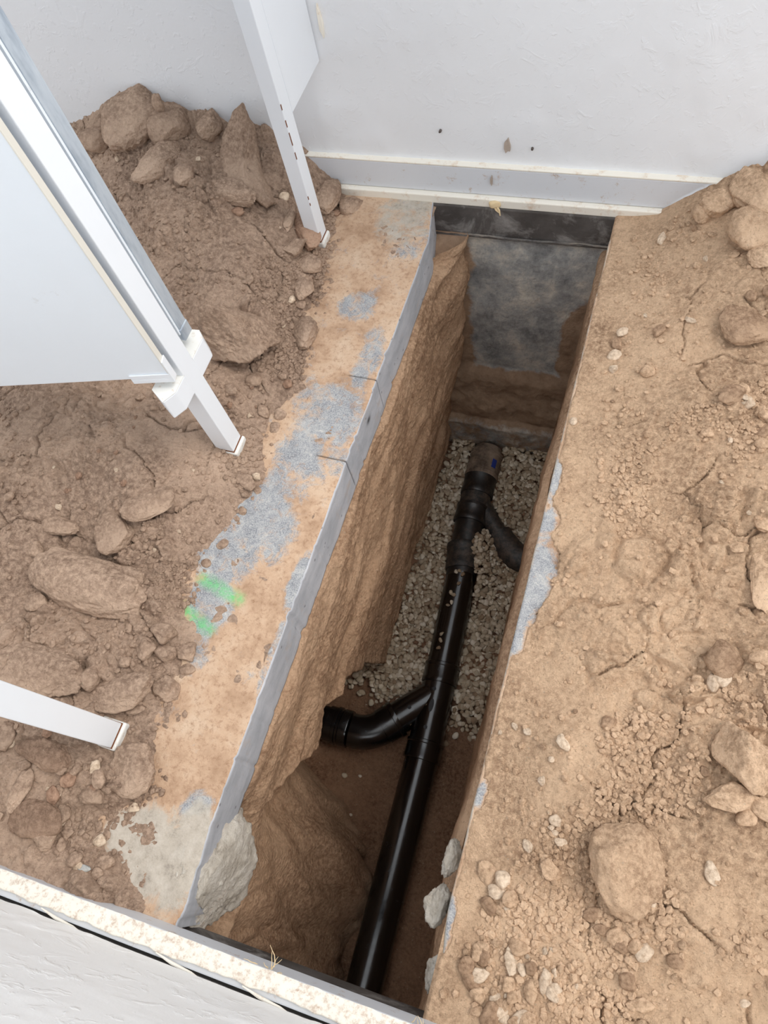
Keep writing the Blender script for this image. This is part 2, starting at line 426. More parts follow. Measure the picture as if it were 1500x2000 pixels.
# back wall -------------------------------------------------------
def wallbox(name, x0, x1, y0, y1, z0, z1, mat, parent=None, bevel=.0015):
    P = [wall_pt(x0, y0), wall_pt(x1, y0), wall_pt(x1, y1), wall_pt(x0, y1)]
    return prism(name, P, z0, z1, mat, parent, bevel)
def stucco_wall(name, x0, x1, y, z0, z1, thick, mat, sgn):
    nx, nz = 420, 130
    X, Z = np.meshgrid(np.linspace(x0, x1, nx), np.linspace(z0, z1, nz), indexing='ij')
    zone = sst(-.98, -.9, X) if sgn < 0 else 1.
    r = sst(.1, .5, fbm(X*9, Z*9, 0, 4, 8)) * .0022 + .002*np.maximum(0, fbm(X*22, Z*22, 1, 4, 12)) + .003*fbm(X*1.3, Z*1.3, 0, 2, 4)
    crack = np.exp(-((X+.905+.012*fbm(Z*6, Z*0, 0, 3, 3))/.006)**2) if sgn < 0 else 0
    Y = y+(X+.3)*math.tan(RZ)+sgn*(r*(.35+.65*zone)+.002*crack)
    o = grid(name, np.stack([X, Y, Z], -1), mat, flip=sgn > 0)
    b = wallbox('wall_core', x0, x1, y-sgn*.004, y-sgn*thick, z0, z1+.0, mat, o)
    return o
wb = stucco_wall('wall_back', -3.3, 1.5, YB, -.02, 2.5, .2, WALLB, -1)
tag(wb, 'white stuccoed wall closing the head of the trench', 'wall', kind='structure')
bb = wallbox('baseboard_back', -3.3, 1.5, YB-.018, YB+.01, .025, .112, PLINTH, None, .003)
tag(bb, 'smooth white plinth along the foot of the back wall', 'plinth', kind='structure')
wallbox('top_ledge', -3.3, 1.5, YB-.019, YB+.008, .112, .118, LEDGE, bb, .002)
wallbox('bottom_strip', -3.3, 1.5, YB-.034, YB+.008, -.004, .024, LEDGE, bb, .003)
# near wall (low) -------------------------------------------------
wf = stucco_wall('wall_front', -2.2, 1.1, YF-.028, .105, .98, .13, WALLF, 1)
tag(wf, 'low white stuccoed wall in the lower left foreground', 'wall', kind='structure')
bf = wallbox('baseboard_front', -2.2, 1.1, YF-.03, YF+.012, .0, .072, PLINTH, None, .003)
tag(bf, 'white plinth of the near wall, soiled with brown spots on its ledge', 'plinth', kind='structure')
# its ledge: uneven plaster strip with a peeled gap to the wall
n1, n2 = 700, 14
X, V_ = np.meshgrid(np.linspace(-2.2, 1.1, n1), np.linspace(0, 1, n2), indexing='ij')
back = .034+.006*fbm(X*5, X*0, 0, 3, 4)+.003*fbm(X*40, X*0, 0, 2, 6)
Yl = YF+.012-V_*back+.0012*fbm(X*50, V_*3, 0, 2, 2)
Zl = .074+.0025*np.sin(V_*math.pi)+.0015*fbm(X*60, V_*4, 0, 3, 9)+V_*.012-.02*(V_ > .95)
grid('soiled_ledge', np.stack([X, Yl+(X+.3)*math.tan(RZ), Zl], -1), PLINTH_DIRTY, flip=False, parent=bf)
wallbox('gap_shade_strip', -2.2, 1.1, YF-.035, YF-.02, .02, .066, DARK, bf, 0)  # dark strip painting the shade in the gap
ff = wallbox('foundation_front', -1.2, .5, YF-.14, YF-.0, -.13, -.002, BEAM, None, .004)
tag(ff, 'dark foundation beam under the near wall', 'beam', kind='structure')

# foundation at the trench head -----------------------------------
fb = wallbox('foundation_back', -.85, .15, YB-.038, YB+.1, -.118, -.004, BEAM, None, .004)
tag(fb, 'black painted foundation beam at the trench head below the plinth', 'beam', kind='structure')
nx, nz = 200, 260
X, Z = np.meshgrid(np.linspace(-.75, -.02, nx), np.linspace(-1.32, -.1, nz), indexing='ij')
Y = YB-.028+.006*fbm(X*9, Z*9, 0, 5, 7)+.0
Y = Y-.03*sst(-.74, -.82, Z)-.02*sst(-.88, -.98, Z)-.035*sst(-1.045+.008*fbm(X*20, X*0, 0, 3, 3), -1.06, Z)
Y = Y-.014*np.exp(-((Z+.1)/.02)**2)+.012*fbm(X*14, Z*14, 2, 4, 5)*sst(-.72, -.85, Z)
smear = .15+1.0*sst(-.20, -.13, X+.05*fbm(Z*6, X*2, 0, 2, 1))*sst(-.25, -.5, Z)+1.0*(1-sst(-.56, -.47, X+.02*fbm(Z*8, X*0, 0, 2, 2)))
smear = np.maximum(smear, sst(-.72, -.8, Z)*1.1); smear = smear*(1-.55*sst(-1.03, -1.06, Z))
cf = grid('concrete_face', np.stack([X, Y+(X+.3)*math.tan(RZ), Z], -1), FOUND, {'soil': smear}, parent=fb)

# left slab -------------------------------------------------------
CR = (.992, .745)
ys = np.unique(np.concatenate([np.arange(-.30, 1.66, .0042)]+[np.array([c-.004, c-.0018, c, c+.0018, c+.004]) for c in CR]))
SE = [(1.70, -.606), (1.5, -.5705), (0, -.57), (-.14, -.571), (-.30, -.562)]
def slab_edge(y):
    a = np.interp(y, [-.3, -.14, 0, 1.48, 1.52, 1.66], [-.562, -.571, -.57, -.568, -.574, -.604])
    return a+.0018*fbm(y*12, y*0, 0, 3, 3)+.006*fbm(y*30, y*0, 0, 3, 21)*sst(-.08, -.2, y)-.010*np.maximum(0, fbm(y*50, y*0, 2, 2, 5)-.35)
xs_ = -np.concatenate([np.arange(1.15, .70, -.006), np.arange(.70, .012, -.0042)[: int((.70-.012)/.0042)]])
tx = np.concatenate([np.linspace(-.6, -.012, 130), [-.006, -.002]])      # distance from the edge
XE = slab_edge(ys)
top = np.stack([np.broadcast_to(XE[None, :], (len(tx), len(ys)))+tx[:, None], np.broadcast_to(ys[None, :], (len(tx), len(ys))), np.zeros((len(tx), len(ys)))], -1)
nearc = sum(np.clip(1-np.abs(ys-c-.0)/.0025, 0, 1)*(.9) for c in CR)
topc = nearc[None, :]*sst(-.085, -.07, tx)[:, None]
top[..., 2] = .0015*fbm(top[..., 0]*12, top[..., 1]*12, 0, 4, 9)-.0045*topc+.006*sst(-.1, -.2, top[..., 1])*fbm(top[..., 0]*25, top[..., 1]*25, 0, 4, 19)
top[-1, :, 2] -= .0015; top[..., 0][-1] += .001
zb = -.138+.016*fbm(ys*6, ys*0, 0, 4, 13)
tz = np.linspace(0, 1, 26)
face = np.zeros((26, len(ys), 3))
face[..., 1] = ys[None, :]; face[..., 2] = -.003+(zb[None, :]+.003)*tz[:, None]
face[..., 0] = XE[None, :]+.0015+.0012*fbm(ys[None, :]*9, face[..., 2]*9, 0, 3, 2)-.006*(nearc[None, :])*(1-sst(.8, 1, tz)[:, None])
face[-1, :, 0] -= .05
def gpatch(x, y):
    n = fbm(x*9, y*9, 0, 4, 90)
    g = 0*x
    for a, b, rx, ry, rot, s in ((-.60, 1.5, .09, .22, 0, .50), (-.69, 1.22, .06, .05, .3, .75), (-.61, 1.05, .035, .13, 0, .8), (-.66, .88, .09, .10, .2, .95), (-.60, .86, .035, .12, 0, .75),
                           (-.69, .70, .08, .12, .1, .95), (-.72, .56, .09, .12, .4, 1.0), (-.76, .44, .08, .08, 0, 1.0), (-.75, .31, .06, .085, .2, 1.1), (-.575, .42, .022, .07, 0, 1.),
                           (-.585, .75, .05, .05, 0, .7), (-.62, -.085, .045, .028, .5, 1.0), (-.73, .2, .03, .03, 0, .6), (-.575, .25, .012, .1, 0, .8)):
        c, q = math.cos(rot), math.sin(rot)
        u = ((x-a)*c+(y-b)*q)/rx; v = (-(x-a)*q+(y-b)*c)/ry
        g = np.maximum(g, s*(1-sst(.55, 1.35, np.sqrt(u*u+v*v)+.35*n)))
    return g
TX, TY = top[..., 0], top[..., 1]
plst = np.maximum(1.1*(1-sst(.5, 1.4, np.hypot((TX+.68)/.11, (TY+.2)/.09))), .7*(1-sst(.5, 1.3, np.hypot((TX+.66)/.1, (TY-1.56)/.13))))
plst = np.maximum(plst, 1.1*(1-sst(.5, 1.3, np.hypot((TX+.60)/.05, (TY+.18)/.12))))
gl = lambda a, b, c, d, r: np.clip(1.1-np.hypot(TX-np.clip(TX, a, c), (TY-np.interp(TX, [a, c], [b, d])))/r, 0, 1)
green = np.maximum(gl(-.80, .370, -.70, .345, .024), gl(-.82, .29, -.74, .262, .024))
allv = np.concatenate([top, face], 0)
att = {'grey': np.concatenate([gpatch(TX, TY), 0*face[..., 0]]), 'plaster': np.concatenate([plst, 0*face[..., 0]]),
       'green': np.concatenate([green, 0*face[..., 0]]), 'crack': np.concatenate([topc, np.maximum(nearc[None, :]*(1-sst(.8, 1, tz))[:, None], 1.2*np.exp(-((ys[None, :]-.897)/.012)**2-((face[..., 2]+.045)/.008)**2))])}  # crack also paints the dark inside of a small hole on the face
sl = grid('floor', allv, [SLAB_TOP, SLAB_FACE], att, flip=True)
mi = np.zeros((allv.shape[0]-1, allv.shape[1]-1), np.int32); mi[len(tx)-1:] = 1
sl.data.polygons.foreach_set('material_index', mi.ravel())
tag(sl, 'grey concrete slab with sawn edge left of the trench, dusted tan', 'concrete slab', kind='structure')

# right slab ------------------------------------------------------
ys2 = np.arange(-.34, 1.66, .006)
e2 = -.0785+.0012*fbm(ys2*15, ys2*0, 0, 3, 33)+.012*np.minimum(0, fbm(ys2*20, ys2*0, 0, 3, 3))*sst(-.02, -.1, ys2)+.02*sst(-.1, -.26, ys2)+.008*np.exp(-((ys2-1.6)/.03)**2)
tx2 = np.concatenate([[0, .003], np.linspace(.006, .16, 40)])
prof = [(.05, -.13), (0.002, -.125), (0, -.06), (0, -.003)]
rowsA = [np.stack([e2+dx, ys2, np.full_like(ys2, z)], -1) for dx, z in prof]
rowsB = [np.stack([e2+t, ys2, .0006*fbm(e2*0+t*20, ys2*20, 0, 3, 2)], -1) for t in tx2[1:]]
P2 = np.array(rowsA+rowsB)
g2 = np.clip(bare_right(P2[..., 0], P2[..., 1])*1.4, 0, 1.2)
s2 = grid('floor_right', P2, [SLAB_TOP, SLAB_FACE], {'grey': g2, 'plaster': .6*(1-sst(.001, .006, P2[..., 0]-e2[None, :]))+.0*g2, 'green': 0*g2, 'crack': 0*g2}, flip=True)
s2.name = 'floor'
tag(s2, 'concrete slab right of the trench, nearly all buried under tan soil', 'concrete slab', kind='structure')

# spoil on both sides ----------------------------------------------
def axis(a, b, step, far_a=None, far_b=None, grow=1.12):
    v = list(np.arange(a, b+1e-6, step))
    if far_a is not None:
        s = step; x = a
        while x > far_a: s = min(s*grow, .05); x -= s; v.insert(0, x)
    if far_b is not None:
        s = step; x = b
        while x < far_b: s = min(s*grow, .05); x += s; v.append(x)
    return np.array(v)
ya = axis(-.345, 1.663, .0031)
xa = axis(-1.72, -.585, .0031, -3.2)
X, Y = np.meshgrid(xa, ya, indexing='ij')
gl_ = grid('ground_left', np.stack([X, Y+.0*X, ground_left(X, Y)], -1), SOIL_L)
tag(gl_, 'brown crumbly spoil heaped against the wall left of the trench', 'soil', kind='structure')
xb = axis(-.0775, .56, .0031, None, 1.4)
yb2 = axis(-.32, 1.663, .0031)
X, Y = np.meshgrid(xb, yb2, indexing='ij')
gr_ = grid('ground_right', np.stack([X, Y, ground_right(X, Y)], -1), SOIL_R)
tag(gr_, 'light tan trampled soil covering the slab right of the trench', 'soil', kind='structure')

# trench walls -------------------------------------------------------
def xl(y, z):
    dz = np.clip((-.12-z)/1.1, 0, 1)
    n_ = fbm(y*1.6+z*.7, z*5.5-y*1.2, 0, 4, 41)            # bucket gouges run along the trench
    rg = 1-np.abs(fbm(y*1.5+z*.9, z*6-y*2.2, 0, 3, 55))*2.4
    base = -.566-.05*dz+.016*np.sin(dz*math.pi)
    base = base+.026*n_+.024*(rg-.5)+.007*fbm(y*18, z*22, 0, 5, 4, .6)+.0025*fbm(y*70, z*70, 0, 2, 6)
    base = base+.05*sst(1.42, 1.6, y)*(1-sst(.2, .75, dz))-.09*np.exp(-((y+.205)/.13)**2)*sst(-.34, -.2, z)    # soil bulge at the head
    zbw = -.138+.016*fbm(y*6, y*0, 0, 4, 13)
    base = base-.05*sst(-.002, .012, z-zbw)*sst(1.6, 1.5, y)
    # lip and hollow in the near half
    zl = np.interp(y, [-.9, -.45, -.30, -.2, -.13, -.06, 0, .06, .12, .22, .36, .46, .52, .58], [-.36, -.34, -.30, -.36, -.36, -.30, -.40, -.43, -.53, -.58, -.70, -.95, -1.15, -1.6])
    zl = zl+.02*fbm(y*14, y*0, 0, 3, 8)
    hol = sst(0, .07, zl-z)
    fold = fbm(y*5+.6*np.sin(z*4), z*1.3, 0, 4, 71)
    deepx = np.interp(y, [-.9, -.2, 0, .1, .5], [-.60, -.62, -.70, -.84, -.86])
    slope = np.interp(y, [-.9, -.1, .05, .2], [.17, .17, .1, .0])*sst(-.45, -1.28, z)
    cave = deepx+slope+.055*fold+.04*(np.abs(fbm(y*6+.8*np.sin(z*3+1), z*1.2, 0, 3, 33))*2-.5)+.012*fbm(y*16, z*7, 0, 4, 3)
    return base*(1-hol)+cave*hol
yy = np.arange(-.95, 1.66, .0055); zz = np.arange(-1.30, -.095, .0055)
Yw, Zw = np.meshgrid(yy, zz, indexing='ij')
tl = grid('trench_wall_left', np.stack([xl(Yw, Zw), Yw, Zw], -1), SOIL_CUT, flip=True)
tag(tl, 'gouged tan earth side of the trench under the left slab, hollowed near the branch pipe', 'earth wall', kind='structure')
def xr(y, z):
    dz = np.clip((-.1-z)/1.1, 0, 1)
    b = -.098-.078*dz+.016*fbm(y*4.5, z*3, 0, 4, 14)+.003*fbm(y*24, z*24, 0, 3, 5)
    b = b+.025*np.exp(-((z+.11)/.02)**2)
    return b+.014*sst(-.16, -.26, y)
Zw2 = np.arange(-1.30, -.095, .008); Yw2, Zw2 = np.meshgrid(np.arange(-.95, 1.66, .006), Zw2, indexing='ij')
tr = grid('trench_wall_right', np.stack([xr(Yw2, Zw2), Yw2, Zw2], -1), SOIL_CUT)
tag(tr, 'narrow strip of tan earth below the right slab edge', 'earth wall', kind='structure')
def zf(x, y):
    g = sst(.26, .5, y+.05*fbm(x*9, y*9, 0, 2, 3)+.12*(x+.4))
    return -1.272+.05*g+.007*fbm(x*9, y*9, 0, 5, 15)+.05*sst(-.50, -.64, x)*(1-sst(-.1, .2, y)) + .0035*fbm(x*60, y*60, 0, 2, 7)+crumble(x, y, 21)*.25
xf = np.arange(-.92, -.1, .005); yf = np.arange(-.96, 1.66, .005)
X, Y = np.meshgrid(xf, yf, indexing='ij')
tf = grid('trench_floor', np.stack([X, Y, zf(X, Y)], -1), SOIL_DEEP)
tag(tf, 'dark brown earth bottom of the trench', 'earth floor', kind='structure')
P = np.stack(np.meshgrid(np.linspace(-.95, -.02, 60), np.linspace(-1.32, -.1, 80), indexing='ij'), -1)
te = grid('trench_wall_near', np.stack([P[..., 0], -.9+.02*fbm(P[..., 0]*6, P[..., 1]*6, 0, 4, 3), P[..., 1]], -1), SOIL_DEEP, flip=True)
tag(te, 'earth end of the trench hidden beyond the near wall', 'earth wall', kind='structure')

# ---------------------------------------------------------------- pipe line
AZ = -1.2; r0 = .0605; rs = .0675
A = lambda y: (float(np.interp(y, [-.9, .29, .5, .96, 1.08, 1.55], [-.332, -.357, -.366, -.397, -.42, -.431])), y, AZ)
pl = empty('drain_pipeline', (0, 0, 0)); pl.location = (-.37, .4, AZ)
tag(pl, 'black plastic drain pipe with two branch fittings along the trench bottom', 'drain pipe')
def pp(name, pts, mat, parent=pl, **k):
    pts = [((p[0]+.37, p[1]-.4, p[2]-AZ), r) for p, r in pts]
    return sweep(name, pts, mat, parent, **k)
pp('pipe_section', [(A(-.88), r0), (A(.25), r0)], PIPE)
def socket(name, y0, y1, mat, parent=pl, r=rs):
    a, b = A(y0), A(y1)
    return pp(name, [(a, r0-.002), (a, r-.001), (L(a, b, .03), r+.0005), (L(a, b, .22), r+.0005), (L(a, b, .25), r-.0008), (L(a, b, .8), r-.0012), (L(a, b, .84), r+.001), (L(a, b, .97), r+.0005), (b, r-.002), (b, r0-.002)], mat, parent)
wy = pp('wye_fitting', [(A(.28), .062), (A(.52), .062)], PIPE)
socket('socket', .225, .295, PIPE, wy); socket('socket', .505, .58, PIPE, wy)
# branch: leaves the body near y=.45, runs down-left at 45 degrees
b0 = (-.362, .47, AZ); b1 = (-.50, .325, AZ)
pp('branch_stub', [(b0, .0605), (b1, .0605)], PIPE, wy)
d = np.array([b1[0]-b0[0], b1[1]-b0[1], 0]); d /= np.linalg.norm(d)
c0 = np.array(b1)-d*.03; c1 = np.array(b1)+d*.035
pp('elbow_socket', [(tuple(c0), .060), (tuple(c0), .068), (tuple(c0+d*.006), .0695), (tuple(c0+d*.016), .0695), (tuple(c0+d*.018), .067), (tuple(c1), .066), (tuple(c1), .06)], PIPE)
# elbow arc to direction -x
th0 = math.atan2(d[1], d[0]); arc = []; p = np.array(c1); th = th0
for i in range(15):
    arc.append((tuple(p), .0625)); th = th0+(-math.pi-.05-th0-0)*0 + (i+1)/14.*((-math.pi+.02)-th0)
    p = p+np.array([math.cos(th), math.sin(th), 0])*.0085
pp('elbow', arc, PIPE)
e = p; q = np.array([-1, -.02, 0.])
prof_ = [(0, .060), (0, .067), (.006, .0685), (.03, .0685), (.034, .0655), (.042, .0655), (.044, .0705), (.056, .0705), (.058, .0665), (.085, .0665), (.087, .061), (.3, .061)]
pp('branch_coupling', [(tuple(e+q*s), r) for s, r in prof_], PIPE)
for k in (-1, 1):
    sweep('wye_web', [((-.372+.37-.008*k, .33-.4, k*.02), .003), ((-.45+.37, .345-.4, k*.02), .003)], PIPE, wy, 8)
# moulded plate and studs on the wye
lp = np.array(A(.42)); 
def disc(name, x, y, rx, ry, rot, z, mat, parent):
    n = 24; V = []
    for zz_ in (z-.004, z+.0012):
        for i in range(n):
            an = 2*math.pi*i/n; u, v = rx*math.cos(an), ry*math.sin(an)
            V.append((x+.37+u*math.cos(rot)-v*math.sin(rot), y-.4+u*math.sin(rot)+v*math.cos(rot), zz_-AZ))
    F = [tuple(range(n))[::-1], tuple(range(n, 2*n))]+[(i, (i+1) % n, n+(i+1) % n, n+i) for i in range(n)]
    return polys(name, V, F, mat, parent)
disc('moulded_plate', A(.415)[0]-.003, .415, .0085, .024, .04, AZ+.0625, MARK, wy)
for yy_ in (.335, .475): disc('stud', A(yy_)[0]-.006, yy_, .007, .007, 0, AZ+.0622, MARK, wy)
disc('stud', -.44, .386, .007, .007, 0, AZ+.061, MARK, wy)
pp('pipe_section', [(A(.56), r0), (A(.945), r0)], PIPE).name = 'pipe_section'
pp('dusty_pipe_section', [(A(.93), r0), (A(1.2), r0)], PIPE_D)
s_ = socket('coupling', .965, 1.075, PIPE_DD); 
w2 = pp('far_wye_fitting', [(A(1.19), .062), (A(1.42), .062)], PIPE_DD)
socket('socket', 1.17, 1.25, PIPE_D, w2); socket('socket', 1.30, 1.40, PIPE_D, w2)
f0 = (-.425, 1.30, AZ); f1 = (-.275, 1.135, AZ-.01); f2 = (-.235, 1.10, AZ-.01); f3 = (-.16, 1.07, AZ-.01)
pp('far_branch_stub', [(f0, .04), (f1, .036)], PIPE_DD, w2)
pp('far_branch_elbow', [(L(f0, f1, .86), .045), (L(f0, f1, .86), .053), (f1, .053), (f2, .055), ((-.2, 1.075, AZ-.01), .055), (f3, .055)], PIPE_DD)
ca, cb = A(1.385), A(1.53)
cp = pp('end_cap', [(ca, .06), (ca, .069), (L(ca, cb, .05), .071), (L(ca, cb, .12), .071), (L(ca, cb, .14), .068), (L(ca, cb, .3), .068), (L(ca, cb, .32), .071), (L(ca, cb, .45), .071), (L(ca, cb, .47), .067),
       (L(ca, cb, .7), .067), (L(ca, cb, .72), .070), (L(ca, cb, .82), .070), (L(ca, cb, .84), .060), (cb, .058)], CAP)
cp['label'] = 'grey brown rubber end coupling'
def patch_on(name, y0, y1, a0, a1, r, mat, parent):
    V = []; n = 8
    for y in (y0, y1):
        for i in range(n+1):
            a = a0+(a1-a0)*i/n; c = A(y); V.append((c[0]+.37+r*math.sin(a), y-.4, r*math.cos(a)))
    return polys(name, V, [(i, i+1, n+2+i, n+1+i) for i in range(n)], mat, parent)
bs = patch_on('blue_sticker', 1.42, 1.46, .55, .85, .0722, BLUE, cp)
# printed rings near the coupling are glints of water drops: two clear beads sit there in the photo
tw = sweep('twine', [((-.382, .415, AZ+.058), .0016), ((-.40, .375, AZ+.045), .0018), ((-.425, .33, AZ+.03), .0018), ((-.438, .318, AZ+.012), .0035), ((-.437, .305, AZ-.005), .002)], TWINE, None, 8)
tag(tw, 'thin tan strand of twine lying in the fork of the near pipe branch', 'twine')

# ---------------------------------------------------------------- rocks
def ico(sub):
    import bmesh
    bm = bmesh.new(); bmesh.ops.create_icosphere(bm, subdivisions=sub, radius=1); 
    co = np.array([v.co[:] for v in bm.verts]); f = np.array([[v.index for v in p.verts] for p in bm.faces]); bm.free(); return co, f
ICO = {k: ico(k) for k in (1, 2, 3, 4, 5, 6)}
def rock_co(seed, dims, ang, sub, fine=1.):
    rs_ = np.random.RandomState(seed); co, f = ICO[sub]
    n = int(7+ang*8); N = rs_.normal(size=(n, 3)); N /= np.linalg.norm(N, axis=1)[:, None]
    D = rs_.uniform(.62, .95, n)
    dt = co@N.T
    r = np.min(np.where(dt > .05, D[None, :]/np.maximum(dt, .05), 9), axis=1)
    r = np.minimum(r, 1.15)
    r = (1-ang)*(.35*r+.65*.9)+ang*r
    s = seed*3.7
    r = r*(1+.16*fbm(co[:, 0]*1.3+s, co[:, 1]*1.3, co[:, 2]*1.3+s, 3, 5)+fine*.07*fbm(co[:, 0]*4+s, co[:, 1]*4, co[:, 2]*4, 5, 9, .65))
    lump = fbm(co[:, 0]*9+s, co[:, 1]*9, co[:, 2]*9, 3, 19)
    r = r+fine*.05*np.maximum(0, lump)
    v = co*r[:, None]
    ext = v.max(0)-v.min(0)
    v = v*(np.array(dims)/ext)
    return v, f
def rock_mesh(seed, dims, ang, sub, mat, fine=1.):
    v, f = rock_co(seed, dims, ang, sub, fine); me = mesh_from('rock', v, f, mat, True); return me
def H(x, y):
    x = np.array([float(x)]); y = np.array([float(y)])
    return float((ground_left if x[0] < -.5 else ground_right)(x, y)[0])
